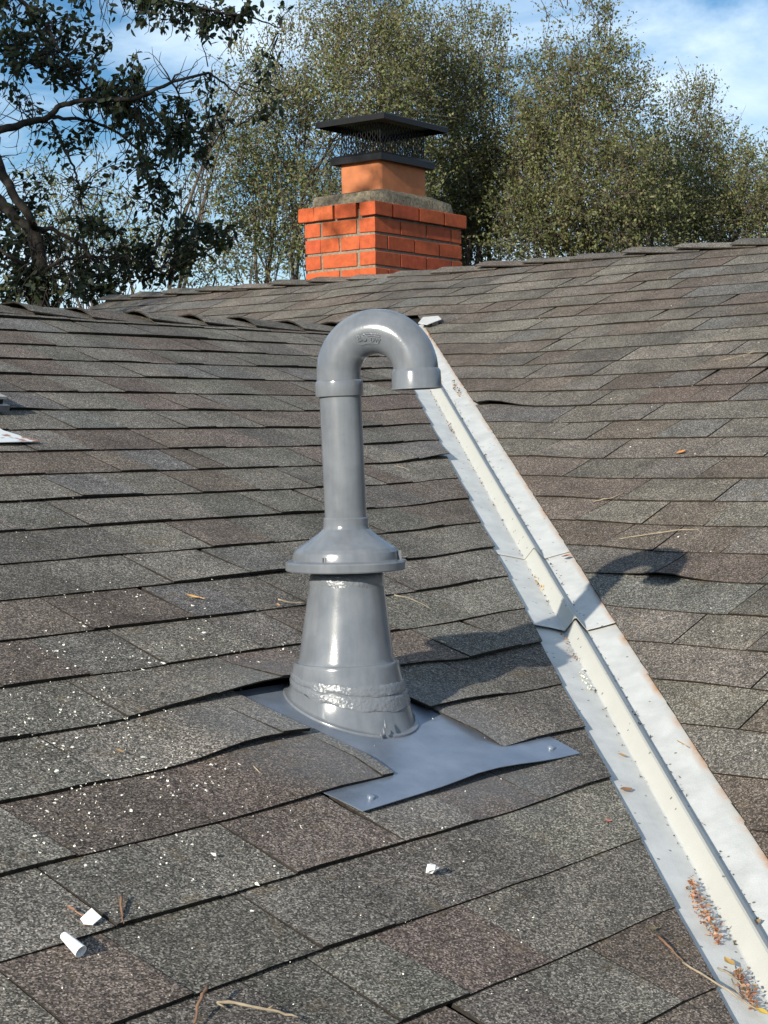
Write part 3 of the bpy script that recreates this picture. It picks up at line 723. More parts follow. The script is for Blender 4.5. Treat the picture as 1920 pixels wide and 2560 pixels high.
# ------------------------------------------------------------------ trees
class Leaves:
    def __init__(s): s.b = []; s.d = []; s.n = []; s.l = []; s.c = []
    def add(s, b, d, n, l, c): s.b.append(b); s.d.append(d); s.n.append(n); s.l.append(l); s.c.append(c)
def unit(a): return a / np.maximum(1e-9, np.linalg.norm(a, axis=-1, keepdims=True))
def leaf_mesh(name, B, D, Nn, Ln, Wd, C, mt, detailed):
    n = len(B); D = unit(D); S = unit(np.cross(D, Nn)); Nn = np.cross(S, D)
    if detailed:
        prof = [(0, 0, 0), (.28, .42, .05), (.68, .40, .05), (1.0, 0, -.06), (.68, -.40, .05), (.28, -.42, .05), (.5, 0, -.04)]
        fs = [(0, 1, 6), (1, 2, 6), (2, 3, 6), (3, 4, 6), (4, 5, 6), (5, 0, 6)]
    else:
        prof = [(0, 0, 0), (.5, .5, .08), (1, 0, 0), (.5, -.5, .08)]; fs = [(0, 1, 2, 3)]
    k = len(prof); V = np.zeros((n, k, 3), np.float32)
    for i, (a, b, c) in enumerate(prof): V[:, i] = B + D * (a * Ln)[:, None] + S * (b * Wd)[:, None] + Nn * (c * Ln)[:, None]
    me = bpy.data.meshes.new(name); nf = len(fs); vp = len(fs[0])
    me.vertices.add(n * k); me.vertices.foreach_set('co', V.ravel())
    idx = (np.arange(n)[:, None, None] * k + np.array(fs)[None]).astype(np.int32).ravel()
    me.loops.add(len(idx)); me.loops.foreach_set('vertex_index', idx)
    me.polygons.add(n * nf); me.polygons.foreach_set('loop_start', np.arange(0, len(idx), vp, dtype=np.int32))
    me.materials.append(mt); a = me.color_attributes.new('tone', 'FLOAT_COLOR', 'POINT')
    cc = np.ones((n, k, 4), np.float32); cc[:, :, :3] = C[:, None, :]; a.data.foreach_set('color', cc.ravel())
    me.update(calc_edges=True); me.validate(); return me
def rv(n=None): return unit(RNG.normal(size=(3,) if n is None else (n, 3)))
def curve(a, b, sag, n=6):
    a, b = Vector(a), Vector(b); ln = (b - a).length; o = Vector(rv()) * ln * sag; q = Vector(rv()) * ln * sag * .5
    return [a.lerp(b, t) + o * math.sin(math.pi * t) + q * math.sin(2 * math.pi * t) for t in [i / n for i in range(n + 1)]]
def olive(n, dark=1.0):
    pal = np.array([(.135, .140, .054), (.105, .118, .044), (.152, .143, .066), (.082, .096, .038), (.152, .13, .07), (.118, .142, .052)]) * dark
    return pal[RNG.integers(0, len(pal), n)] * RNG.uniform(.75, 1.25, (n, 1))
def far_tree(name, label, depth, lobes, base_px, density=1.0, leaf=.046, dens_top=1.0):
    """lobes: (px, py, rx, ry) in picture pixels, placed at real positions round the tree's depth"""
    k = F / depth; bx = at(base_px, 900, depth); base = Vector((bx.x, bx.y, -4))
    t = thing(name, label, 'tree', base, 'trees behind the roof ridge')
    wood = MB_(); twigs = MB_(); LB, LD, LN, LL, LC = [], [], [], [], []
    zt = -4 + 2.6; fork = base + Vector((random.uniform(-.2, .2), random.uniform(-.2, .2), 2.6))
    trunk = MB_(); trunk.tube(curve(base, fork, .04), [.24, .21, .19, .18, .17, .16, .15], 9); trunk.part('trunk', M_BARK, t, smooth=True)
    for (px, py, rx, ry) in lobes:
        c = at(px, py, depth + random.uniform(-1.2, 1.2)); rX, rY, rZ = rx / k, rx / k * .9, ry / k
        limb = curve(fork, c, .10, 8); wood.tube(limb, np.linspace(.05, .010, 9), 6)
        area = math.pi * rx * ry / k / k; nb = max(5, int(area * 7))
        secs = []
        for i in range(nb):
            q = rv() * (RNG.random() ** .4); e = c + Vector((q[0] * rX, q[1] * rY, q[2] * rZ))
            s0 = limb[int(RNG.integers(4, 9))]; b = curve(s0, e, .12, 5); wood.tube(b, np.linspace(.009, .003, 6), 4, False); secs.append(b)
        ncl = int(area * 350 * density)
        for i in range(ncl):
            q = rv() * (RNG.random() ** .36); p = c + Vector((q[0] * rX, q[1] * rY, q[2] * rZ))
            # patchy crown: skip holes
            if fn(p.x * 1.1, p.y * 1.1, p.z * 1.1) + .35 * fn(p.x * 3, p.y * 3, p.z * 3) < -.31 + .25 * (1 - density): continue
            ln = RNG.uniform(.18, .42); upw = .55 if q[2] > .3 else .25
            d = unit(np.array(q) * .6 + rv() * .6 + np.array([0, 0, upw])); e = p + Vector(d) * ln
            if RNG.random() < .55:
                s0 = secs[int(RNG.integers(0, nb))][-1]
                twigs.tube([p - Vector(d) * .15, p, p.lerp(e, .6) + Vector(rv()) * .02, e], [.004, .0035, .0025, .0015], 3, False)
            n = int(RNG.integers(9, 17)); tt = RNG.random(n)
            LB.append(np.array(p)[None] + d[None] * (ln * tt)[:, None] + RNG.normal(size=(n, 3)) * .035)
            LD.append(unit(d[None] * .5 + rv(n))); LN.append(unit(rv(n) + np.array([0, 0, .5]))); LL.append(RNG.uniform(.6, 1.2, n) * leaf); LC.append(olive(n))
        if py - ry < 240:           # upright sprays on top
            for i in range(int(9 * rx / 100)):
                a = RNG.uniform(-1, 1); p = c + Vector((a * rX * .8 * CR.x, a * rX * .8 * CR.y, rZ * (.55 + .35 * (1 - a * a)))); d = unit(np.array([0, 0, 1.]) + rv() * .45); ln = RNG.uniform(.5, 1.15) * ry / k * .55
                pts = curve(p, p + Vector(d) * ln, .08, 5); twigs.tube(pts, np.linspace(.008, .002, 6), 3, False)
                n = int(60 * ln); tt = RNG.random(n); P_ = np.array([np.array(pts[0].lerp(pts[-1], x)) for x in tt])
                LB.append(P_ + RNG.normal(size=(n, 3)) * .06); LD.append(unit(d[None] * .6 + rv(n))); LN.append(rv(n)); LL.append(RNG.uniform(.6, 1.15, n) * leaf); LC.append(olive(n, 1.08))
    wood.part('limb', M_BARK, t, kind='stuff'); twigs.part('twig', M_BARK, t, kind='stuff')
    B = np.concatenate(LB) - np.array(base)[None]; ll = np.concatenate(LL)
    put('crown', leaf_mesh('crown', B, np.concatenate(LD), np.concatenate(LN), ll, ll * .55, np.concatenate(LC), M_LEAF, False), t, kind='stuff')
    return len(B)
NL = 0
NL += far_tree('oak_tree', 'tall olive green oak behind the chimney, its top cut off by the picture edge', 21, [(905, 60, 130, 150), (770, 190, 140, 140), (930, 230, 150, 150), (690, 330, 130, 140), (830, 380, 150, 140), (640, 480, 110, 110), (760, 540, 150, 120), (640, 620, 120, 80), (1000, 400, 100, 150)], 800)
NL += far_tree('oak_tree', 'oak with a rounded crown just right of the chimney', 23, [(1180, 170, 130, 140), (1090, 260, 110, 150), (1230, 320, 150, 160), (1120, 430, 150, 150), (1240, 520, 150, 130), (1100, 580, 130, 100), (1020, 150, 90, 130), (1180, 600, 150, 80), (1040, 520, 110, 110), (1180, 480, 120, 110)], 1160)
NL += far_tree('oak_tree', 'oak with wispy upright sprays right of the rounded oak', 22, [(1450, 150, 110, 150), (1390, 270, 110, 140), (1520, 300, 130, 150), (1420, 430, 150, 140), (1540, 480, 140, 130), (1400, 570, 150, 90), (1340, 420, 90, 140), (1480, 580, 150, 80), (1330, 560, 120, 100), (1600, 560, 120, 90), (1620, 420, 90, 110)], 1440)
NL += far_tree('oak_tree', 'sparse thin oak at the right edge against open sky', 24, [(1730, 330, 80, 130), (1800, 420, 90, 110), (1690, 470, 130, 110), (1840, 540, 120, 90), (1700, 570, 130, 80), (1900, 470, 60, 90), (1560, 590, 110, 70), (1790, 570, 130, 80), (1880, 590, 110, 80), (1700, 520, 110, 90), (1640, 500, 100, 120), (1850, 470, 80, 110)], 1760, .85)
NL += far_tree('oak_tree', 'pale oak seen through the dark branches at the left', 19, [(180, 500, 100, 90), (300, 590, 120, 90), (140, 640, 120, 90), (420, 660, 110, 70), (540, 690, 110, 60), (560, 330, 70, 110), (600, 210, 60, 90), (520, 470, 70, 90)], 330, .55)

# dark near oak on the left
def dark_tree():
    D0 = 10.6; k = F / D0; rn = random.Random(5)
    def q(px, py, dz=0): return at(px, py, D0 + dz)
    base = at(100, 900, D0); base = Vector((base.x, base.y, -4))
    t = thing('oak_tree', 'dark leaved near oak on the left with branches reaching over the roof ridge', 'tree', base)
    tr = MB_(); p0 = q(98, 790); tr.tube([base, base.lerp(p0, .5) + Vector((.05, .02, 0)), p0, q(104, 700), q(97, 640), q(82, 572)], [.17, .14, .055, .05, .047, .044], 10)
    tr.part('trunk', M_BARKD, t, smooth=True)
    limbs = [[(82, 572), (40, 548), (0, 505), (-60, 430), (-120, 380)], [(85, 575), (78, 552), (30, 480), (0, 420), (-40, 330)], [(85, 570), (130, 572), (200, 612), (240, 655), (262, 720)],
             [(-110, 372), (-30, 340), (0, 326), (60, 308), (110, 300), (126, 288), (150, 262), (200, 252), (290, 251), (345, 245), (430, 205), (520, 180), (550, 200), (600, 240)],
             [(126, 292), (165, 296), (225, 301), (300, 335), (350, 380), (400, 440), (440, 520), (500, 590)], [(130, 300), (160, 372), (183, 415), (196, 462), (206, 515), (238, 575)],
             [(-60, -60), (40, -10), (110, 60), (140, 112), (182, 172), (230, 230)], [(-30, -80), (120, -60), (260, -30), (400, -5), (520, 25), (640, 45), (700, 70)],
             [(100, 690), (150, 650), (230, 640), (330, 650), (420, 690)], [(102, 720), (60, 660), (20, 640), (-30, 600)], [(430, 205), (460, 260), (480, 330), (520, 400)], [(345, 245), (400, 290), (450, 330), (560, 330)], [(-80, 110), (20, 130), (100, 170), (180, 215), (260, 240)]]
    rad = [(.04, .06), (.032, .045), (.022, .008), (.038, .006), (.018, .004), (.014, .004), (.022, .008), (.026, .004), (.018, .005), (.02, .01), (.009, .003), (.009, .003), (.016, .004)]
    L3 = []
    for pl, (r0, r1) in zip(limbs, rad):
        dz = 0; pts = []
        for i, (x, y) in enumerate(pl):
            dz += rn.uniform(-.16, .16); 
            if i == 0: dz = 0 if pl[0][1] in (572, 575, 570, 690, 720) else rn.uniform(-.3, .3)
            pts.append(q(x, y, dz))
        n = len(pts); m_ = MB_()
        fine = []
        for i in range(n - 1):
            for s in range(4): fine.append(pts[i].lerp(pts[i + 1], s / 4) + Vector(rv()) * .006)
        fine.append(pts[-1]); m_.tube(fine, np.linspace(r0 * .72, r1 * .72, len(fine)), 7); m_.part('branch', M_BARKD, t, smooth=True); L3 += fine
    # unseen second stem, added to carry the leaves that shade this tree
    s2 = MB_(); b2 = Vector((-.6, 8.4, -4)); s2.tube(curve(b2, Vector((.2, 6.9, 3.4)), .05, 8), np.linspace(.2, .06, 9), 8)
    for e in ((.9, 6.0, 4.2), (0, 7.4, 5.0), (.3, 5.6, 3.6), (.2, 4.75, 3.9)): s2.tube(curve((.2, 6.9, 3.4), e, .1), np.linspace(.05, .012, 7), 6)
    s2.part('branch', M_BARKD, t)
    LA = np.array(L3)
    cl = [(60, 60, 95), (150, 95, 85), (55, 190, 85), (185, 190, 80), (255, 225, 70), (330, 165, 50), (255, 115, 55), (20, 110, 70), (300, 275, 60), (340, 215, 55), (20, 20, 70), (210, 40, 50),
          (400, 25, 70), (480, 28, 60), (505, 72, 45), (565, 62, 45), (625, 40, 45), (340, 12, 50), (690, 20, 25), (560, 20, 40),
          (275, 245, 60), (330, 300, 70), (420, 335, 70), (470, 370, 60), (385, 385, 60), (350, 430, 45), (430, 285, 60), (505, 240, 35), (565, 280, 35), (495, 310, 55), (655, 212, 30), (700, 270, 30), (690, 232, 26),
          (90, 340, 25), (150, 390, 30), (190, 360, 35), (100, 432, 28), (205, 470, 26), (350, 425, 40), (390, 485, 40), (235, 330, 35),
          (490, 560, 65), (430, 520, 50), (540, 590, 45), (590, 585, 35), (480, 620, 40), (350, 620, 45), (280, 560, 40), (220, 570, 50), (300, 645, 55), (150, 640, 55), (60, 610, 60), (40, 700, 65), (130, 725, 60), (220, 725, 50), (275, 705, 60), (360, 690, 45), (430, 680, 50), (25, 660, 60), (25, 545, 40), (90, 500, 35), (330, 520, 35), (200, 680, 50), (90, 760, 50), (10, 750, 50)]
    tw = MB_(); LB, LD, LN, LL, LC = [], [], [], [], []
    for (x, y, r) in cl:
        n = int(.031 * r * r * (1.0 if y < 500 else 1.35)); c = q(x, y, rn.uniform(-.35, .35))
        ns = max(3, n // 8)
        for i in range(ns):
            v = rv() * (RNG.random() ** .5) * (r / k); p = c + Vector((CR * v[0] + CF * v[1] * 1.4 + UPV * v[2]))
            j = int(np.argmin(((LA - np.array(p)) ** 2).sum(1))); s0 = Vector(LA[j]); ln = min(.32, (p - s0).length)
            s1 = p + (s0 - p).normalized() * ln if (p - s0).length > .01 else s0
            pts = curve(s1, p, .14, 4); tw.tube(pts, np.linspace(.0042, .0016, 5), 3, False)
            d0 = unit(np.array(p - s1) + rv() * .05); m_ = max(1, round(n / ns)); tt = RNG.random(m_)
            LB.append(np.array([np.array(s1.lerp(p, .35 + .7 * a)) for a in tt]) + RNG.normal(size=(m_, 3)) * .022)
            LD.append(unit(d0[None] * .5 + rv(m_) + np.array([0, 0, -.25]))); LN.append(unit(rv(m_) + np.array([0, 0, .5]))); LL.append(RNG.uniform(.038, .066, m_))
    # bare twig tangle
    for i in range(420):
        x, y = (RNG.uniform(60, 330), RNG.uniform(540, 790)) if i < 300 else (RNG.uniform(-20, 480), RNG.uniform(230, 520)); p = q(x, y, RNG.uniform(-.3, .4))
        e = p + Vector(CR) * RNG.uniform(-.15, .15) + UPV * RNG.uniform(-.30, .05); tw.tube(curve(p, e, .2, 4), np.linspace(.0035, .0012, 5), 3, False)
    for i in range(260):
        x, y = RNG.uniform(-20, 560), RNG.uniform(0, 560); p = q(x, y, RNG.uniform(-.3, .4)); j = int(np.argmin(((LA - np.array(p)) ** 2).sum(1))); s0 = Vector(LA[j])
        if (p - s0).length < .4: tw.tube(curve(s0, p, .15, 5), np.linspace(.0045, .0013, 6), 3, False)
    tw.part('twig', M_BARKD, t, kind='stuff')
    B = np.concatenate(LB); D = np.concatenate(LD); Nn = np.concatenate(LN); LLn = np.concatenate(LL); n = len(B)
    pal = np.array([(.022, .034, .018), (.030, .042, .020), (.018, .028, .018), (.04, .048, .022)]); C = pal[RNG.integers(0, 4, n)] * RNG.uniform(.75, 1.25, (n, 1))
    vis = [i for i in range(n) if 0 < proj(B[i])[0] < 1920 and 0 < proj(B[i])[1] < 775]; sel = set(sorted(vis, key=lambda i: -LLn[i])[:300]); rest_ = np.array([i for i in range(n) if i not in sel])
    bs = np.array(base)
    for i in sel:
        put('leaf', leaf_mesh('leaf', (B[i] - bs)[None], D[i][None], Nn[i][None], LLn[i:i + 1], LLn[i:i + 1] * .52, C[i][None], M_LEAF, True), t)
    # unseen leaf clumps added to shade this tree and dapple the chimney
    m_ = 9000; cc = np.array([(.5, 6.55, 4.0), (.1, 7.3, 4.6), (.8, 6.0, 4.4), (.3, 5.6, 3.7)])[RNG.integers(0, 4, m_)]; o = rv(m_) * (RNG.random((m_, 1)) ** .5) * np.array([[.9, .7, 1.1]])
    m2_ = 95; c2 = np.tile(np.array([[.25, 4.60, 3.66]]), (m2_, 1)); o2 = rv(m2_) * (RNG.random((m2_, 1)) ** .5) * np.array([[.3, .22, .28]])
    B2 = np.concatenate([cc + o, c2 + o2]); n2 = len(B2)
    BB = np.concatenate([B[rest_], B2]) - bs; DD = np.concatenate([D[rest_], rv(n2)]); NN = np.concatenate([Nn[rest_], rv(n2)]); LLL = np.concatenate([LLn[rest_], RNG.uniform(.06, .10, n2)]); CC = np.concatenate([C[rest_], pal[RNG.integers(0, 4, n2)]])
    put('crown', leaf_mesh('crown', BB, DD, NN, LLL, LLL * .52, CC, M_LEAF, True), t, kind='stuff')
dark_tree()

# ------------------------------------------------------------------ litter on the roof
HA_ = .0085    # usual height of a shingle's face over the roof plane
def on_valley(px, py, h=.004):
    """nearest roof surface of the two slopes, with the metal's thickness"""
    a, b = on_a(px, py, h), on_b(px, py, h); return a if (a.y - a.x - VAL) > 0 else b
def surf(px, py, h): return on_a(px, py, h)
def flat_leaf(name, label, pf, px, py, ang, L_, W_, colr, curl=.25, cat='leaf', group=None, stem=.3):
    """one dry leaf with a midrib fold, lying on the roof; ang in the picture plane"""
    c = pf(px, py, .010); a = pf(px + math.cos(ang) * 8, py + math.sin(ang) * 8, .010) - c; a.normalize()
    nrm = NA if pf is not on_b else NB; s = nrm.cross(a).normalized(); V, Fc = [], []; n = 8
    for i in range(n + 1):
        x = i / n; ww = W_ / 2 * (math.sin(math.pi * min(1, x * .97 + .02)) ** .75) * (1 + .12 * math.sin(i * 5.1)); z = curl * L_ * ((x - .5) ** 2) * .9
        for e in (-1, 0, 1): V.append(c + a * (x - .5) * L_ + s * e * ww + nrm * (z + (curl * .5 * ww if e else 0) + .0005))
    for i in range(n):
        for e in (0, 1): k = i * 3 + e; Fc.append((k, k + 3, k + 4, k + 1))
    if stem:
        o = len(V); e0, e1 = c + a * L_ * .48, c + a * L_ * (.5 + stem)
        for p in (e0, e1): 
            for q in range(3): V.append(p + (s * math.cos(q * 2.1) + nrm * math.sin(q * 2.1)) * .0008 + nrm * (curl * L_ * .22))
        Fc += [(o + q, o + (q + 1) % 3, o + 3 + (q + 1) % 3, o + 3 + q) for q in range(3)]
    solo(name, label, cat, c, V, Fc, M_DRY, group, False, [(*colr, 1)] * len(V))
lv = 'dry leaves lying on the roof'
flat_leaf('dry_leaf', 'bright tan curled leaf on the shingles left of the vent cone', on_a, 478, 1506, .25, .026, .011, (.62, .36, .12), .5, group=lv)
flat_leaf('dry_leaf', 'small orange leaf lying on the far right slope', on_b, 1704, 1140, 2.8, .026, .014, (.62, .24, .06), .3, group=lv, stem=0)
flat_leaf('dry_leaf', 'pointed brown leaf across the left pan of the valley metal', lambda x, y, h: on_a(x, y, .006), 1562, 1983, 3.05, .026, .012, (.27, .14, .07), .25, group=lv, stem=0)
flat_leaf('dry_leaf', 'short tan leaf at the foot of the valley rib above the pointed leaf', lambda x, y, h: on_a(x, y, .007), 1552, 1898, .2, .015, .009, (.42, .24, .09), .3, group=lv, stem=0)
flat_leaf('dry_leaf', 'reddish brown half round leaf by the upper valley seam', lambda x, y, h: on_b(x, y, .014), 1417, 1406, -.15, .020, .018, (.22, .075, .03), .3, group=lv, stem=0)
flat_leaf('dry_leaf', 'oblong grey brown leaf on the right pan of the valley metal', lambda x, y, h: on_b(x, y, .008), 1887, 2322, -.42, .024, .011, (.27, .19, .11), .2, group=lv, stem=0)
flat_leaf('dry_leaf', 'straw coloured leaf with a twig on the right edge of the valley metal', lambda x, y, h: on_b(x, y, .011), 1703, 1872, .55, .020, .006, (.50, .33, .14), .3, group=lv, stem=.5)
flat_leaf('dry_leaf', 'yellow brown leaf at the rib near the bottom of the valley', lambda x, y, h: on_a(x, y, .010), 1817, 2424, .75, .020, .013, (.46, .28, .09), .4, group=lv, stem=0)
flat_leaf('dry_leaf', 'yellow leaf at the lower right end of the long twig', lambda x, y, h: on_a(x, y, .012), 1898, 2552, .5, .018, .012, (.62, .42, .08), .3, group=lv, stem=0)
flat_leaf('dry_leaf', 'olive brown leaf caught on a shingle edge beside the lower valley', on_a, 1625, 2340, -.1, .019, .007, (.16, .13, .07), .4, group=lv, stem=0)
flat_leaf('dry_leaf', 'pale brown leaf in the shadow between vent and valley', on_a, 1102, 1618, 1.2, .011, .008, (.36, .26, .15), .3, group=lv, stem=0)
flat_leaf('dry_leaf', 'pinkish red bud scale on the brown shingle left of the valley', on_a, 1515, 2068, .05, .013, .006, (.50, .17, .12), .4, group=lv, stem=0)
flat_leaf('dry_leaf', 'orange brown leaf beside a broken twig behind the cone', on_a, 692, 1526, .9, .012, .007, (.6, .3, .14), .4, group=lv, stem=0)
flat_leaf('dry_leaf', 'brown seed husk with a stalk above the white flake', on_a, 172, 2293, .55, .014, .006, (.38, .2, .12), .4, group=lv, stem=.8)
flat_leaf('dry_leaf', 'grey brown husk near the red bud scale', on_a, 1548, 2090, -.4, .011, .007, (.16, .13, .10), .5, group=lv, stem=0)
flat_leaf('dry_leaf', 'tan leaf scrap above a course line left of the vent plate', on_a, 296, 1895, .4, .016, .006, (.42, .26, .12), .3, group=lv, stem=0)
def twig(label, pf, pts, rad, m, branches=()):
    rad *= .8; P_ = [pf(x, y, h) for x, y, h in pts]; mb = MB_(); fine = []
    for i in range(len(P_) - 1):
        for s in range(3): fine.append(P_[i].lerp(P_[i + 1], s / 3) + Vector(rv()) * rad * .5)
    fine.append(P_[-1]); mb.tube(fine, [rad * (1 - .5 * i / len(fine)) * random.uniform(.8, 1.2) for i in range(len(fine))], 6)
    for b in branches: mb.tube([pf(x, y, h) for x, y, h in b], rad * .55, 5)
    mb.solo('twig', label, 'twig', fine[0], m, 'twigs lying on the roof', True)
hs = .011
twig('thick pale twig at the bottom edge of the picture', on_a, [(532, 2527, .010), (580, 2533, .012), (640, 2546, .013), (690, 2556, .012), (740, 2566, .011)], .0026, M_TWIG, [[(660, 2550, .012), (676, 2546, .016)], [(540, 2530, .010), (556, 2536, .009)]])
twig('curved grey stick beside the thick pale twig', on_a, [(504, 2518, .024), (494, 2535, .022), (484, 2556, .016), (480, 2580, .010)], .0028, M_TWIGD)
twig('short brown stick standing on a shingle edge right of the white flake', on_a, [(295, 2268, .014), (297, 2290, .013), (301, 2310, .011), (306, 2326, .009)], .0024, M_TWIGD)
twig('pinkish brown stick running down beside the lower valley', on_a, [(1638, 2361, .012), (1660, 2384, .013), (1680, 2404, .013), (1701, 2424, .012)], .0022, M_TWIGD)
twig('long pale twig lying across the valley edge at the bottom right', on_a, [(1700, 2425, .011), (1765, 2476, .016), (1815, 2508, .016), (1860, 2536, .014), (1893, 2548, .012)], .0019, M_TWIG)
twig('pale forked twig in the left crease near the bottom of the valley', on_a, [(1790, 2437, .010), (1815, 2458, .013), (1840, 2480, .013), (1868, 2505, .010)], .0018, M_TWIG, [[(1822, 2468, .012), (1836, 2490, .008), (1852, 2504, .006)]])
twig('broken pale twig lying behind the cone on a shingle edge', on_a, [(690, 1517, .014), (720, 1522, .013), (762, 1524, .012)], .0020, M_TWIG)
twig('thin straw twig between the cone and the valley', on_a, [(982, 1500, .010), (1010, 1507, .012), (1045, 1520, .011), (1075, 1535, .010)], .0013, M_TWIG)
twig('straight pale twig on the far slope above the hooked shadow', on_b, [(1540, 1358, .008), (1600, 1350, .010), (1690, 1338, .012), (1745, 1336, .012), (1756, 1344, .009)], .0018, M_TWIG)
twig('short pale twig beside the valley on the far slope', on_b, [(1486, 1264, .010), (1510, 1259, .011), (1535, 1254, .010), (1562, 1240, .009)], .0018, M_TWIG)
twig('thin pale twig near the right edge high on the far slope', on_b, [(1800, 909, .008), (1840, 901, .010), (1880, 890, .010), (1900, 885, .009)], .0018, M_TWIG)
twig('looped red brown stalk on the upper left pan of the valley', on_a, [(1142, 1066, .006), (1124, 1068, .012), (1118, 1076, .014), (1125, 1085, .010), (1150, 1100, .008), (1172, 1106, .006)], .0013, M_TWIGD, [[(1150, 1100, .008), (1160, 1112, .006)]])
twig('small white twig on the shingles right of the pipe', on_a, [(990, 1174, .010), (1008, 1180, .011), (1020, 1186, .010)], .0014, M_TWIG)
twig('curved white stem left of the vent plate', on_a, [(627, 1930, .010), (637, 1943, .012), (655, 1958, .011), (664, 1965, .010)], .0013, M_TWIG)
# debris heaps in the valley
def heap(label, pf, poly, n, cols, size, hmax):
    mb = MB_(); P_ = [Vector((x, y)) for x, y in poly]; r = random.Random(len(label))
    for i in range(n):
        t = r.random() * (len(P_) - 1); k = int(t); c = P_[k].lerp(P_[k + 1], t - k); wdt = size[1]
        x, y = c.x + r.uniform(-1, 1) * wdt * math.sin(math.pi * min(.95, max(.12, t / (len(P_) - 1)))), c.y + r.uniform(-1, 1) * 7
        p = pf(x, y, .006 + r.random() * hmax); L_ = r.uniform(.5, 1.2) * size[0]; d = Vector(rv()); d.z *= .4; d.normalize(); s = Vector(rv()).cross(d).normalized(); u = s.cross(d)
        c_ = r.choice(cols); j = r.uniform(.7, 1.3)
        mb.add([p, p + d * L_ * .5 + s * L_ * .3 + u * L_ * .1, p + d * L_, p + d * L_ * .5 - s * L_ * .3 + u * L_ * .1], [(0, 1, 2, 3)], (*[q * j for q in c_], 1))
    o = mb.solo('debris_heap', label, 'debris', mb.v[0].copy(), M_DRY, 'leaf debris caught in the valley'); o['kind'] = 'stuff'
RED = [(.25, .10, .05), (.36, .17, .10), (.16, .07, .035), (.40, .22, .13), (.20, .14, .07)]
heap('long heap of red brown leaf crumbs against the rib low in the valley', on_a, [(1719, 2220), (1735, 2262), (1752, 2300), (1772, 2340), (1796, 2370)], 330, RED, (.0062, 17), .012)
heap('dark leaf crumbs round the forked twig at the bottom of the valley', on_a, [(1834, 2445), (1846, 2470), (1862, 2500), (1880, 2540)], 200, RED, (.0065, 15), .012)
heap('pile of golden crumbs in the crease of the middle sheet', on_a, [(1338, 1452), (1345, 1468), (1352, 1482)], 55, [(.42, .27, .10), (.30, .18, .07), (.5, .36, .16)], (.0065, 7), .008)
heap('golden crumbs on the upper left pan of the valley', on_a, [(1198, 1190), (1208, 1203), (1222, 1225)], 55, [(.42, .27, .10), (.30, .15, .06), (.55, .40, .2)], (.007, 7), .008)
heap('brown crumbs against the rib high on the right pan', on_b, [(1137, 965), (1144, 980), (1152, 996)], 60, [(.20, .12, .07), (.28, .19, .11), (.1, .07, .05)], (.008, 6), .010)
heap('dark crumbs under the dark gap of the lower seam', on_a, [(1405, 1595), (1416, 1625), (1430, 1650), (1440, 1662)], 40, RED, (.005, 5), .005)
heap('black crumbs in the shaded crease right of the rib', on_b, [(1575, 1780), (1590, 1815), (1602, 1840)], 35, [(.03, .028, .025), (.06, .05, .04)], (.006, 5), .008)
heap('brown crumbs at the right picture edge beside the rib', on_b, [(1898, 2385), (1908, 2400), (1918, 2420)], 60, RED, (.0065, 8), .010)
heap('red brown crumbs under the folded tip at the top of the valley', on_b, [(1074, 842), (1082, 850)], 30, RED, (.010, 5), .008)
heap('pale paint flakes along the left crease below the lower seam', on_a, [(1448, 1690), (1462, 1712), (1478, 1738)], 45, [(.75, .72, .6), (.7, .68, .6)], (.0055, 5), .004)
# row of crumbs along both creases
mb = MB_(); r = random.Random(4)
for i in range(420):
    y = r.uniform(.9, 3.9); sd = r.choice((-1, 1)); d = sd * (RB + .002 + abs(r.gauss(0, .0035))); p = vpt(y) + vperp * d + Vector((0, 0, abs(d) * kk + (.0115 if y > 1.93 else .005)))
    L_ = r.uniform(.0007, .0026); c_ = r.choice([(.05, .045, .04), (.10, .08, .05), (.2, .13, .07), (.03, .03, .03)])
    a, b = Vector(rv()) * L_, Vector(rv()) * L_; mb.add([p - a, p + b, p + a, p - b + Vector((0, 0, L_))], [(0, 1, 2), (0, 2, 3), (0, 3, 1), (1, 3, 2)], (*c_, 1))
o = mb.solo('crumb_line', 'fine dark crumbs strewn along both creases of the valley rib', 'debris', vpt(2.4), M_DRY); o['kind'] = 'stuff'

# white paint chips, thick on the lower left slope
mb = MB_(); r = random.Random(9)
def chip(p, n_, L_):
    a = Vector(rv()); a = (a - n_ * a.dot(n_)).normalized(); b = n_.cross(a); k = r.randint(4, 6); q = [p + (a * math.cos(2 * math.pi * i / k) * r.uniform(.6, 1.3) + b * math.sin(2 * math.pi * i / k) * r.uniform(.35, .9)) * L_ + n_ * r.uniform(0, .0015) for i in range(k)]
    t_ = [v + n_ * .0007 for v in q]; mb.add(q + t_, [tuple(range(k, 2 * k))] + [(i, (i + 1) % k, k + (i + 1) % k, k + i) for i in range(k)])
for i in range(520):
    while True:
        px, py = r.gauss(330, 240), r.gauss(1830, 190)
        if 0 < px < 780 and 1350 < py < 2520 and not (px > 590 and 1740 < py < 1850) and fn(px / 90, py / 60, 3) + .3 * fn(px / 25, py / 25, 9) > r.uniform(-.25, .25): break
    chip(on_a(px, py, .0095), NA, min(.0042, 0.0006 + r.expovariate(1 / .00075)))
for i in range(150): px, py = r.uniform(0, 1450), r.uniform(1250, 2540); chip(on_a(px, py, .0098), NA, r.uniform(.0004, .0013))
for i in range(50): px, py = r.uniform(1350, 1920), r.uniform(700, 2000); p = on_b(px, py, .008); (p.y - p.x - VAL) < -.17 and chip(p, NB, r.uniform(.0008, .0022))
o = mb.solo('paint_chips', 'white paint chips scattered over the shingles, thickest at the lower left', 'paint chips', on_a(330, 1830), M_CHIP); o['kind'] = 'stuff'

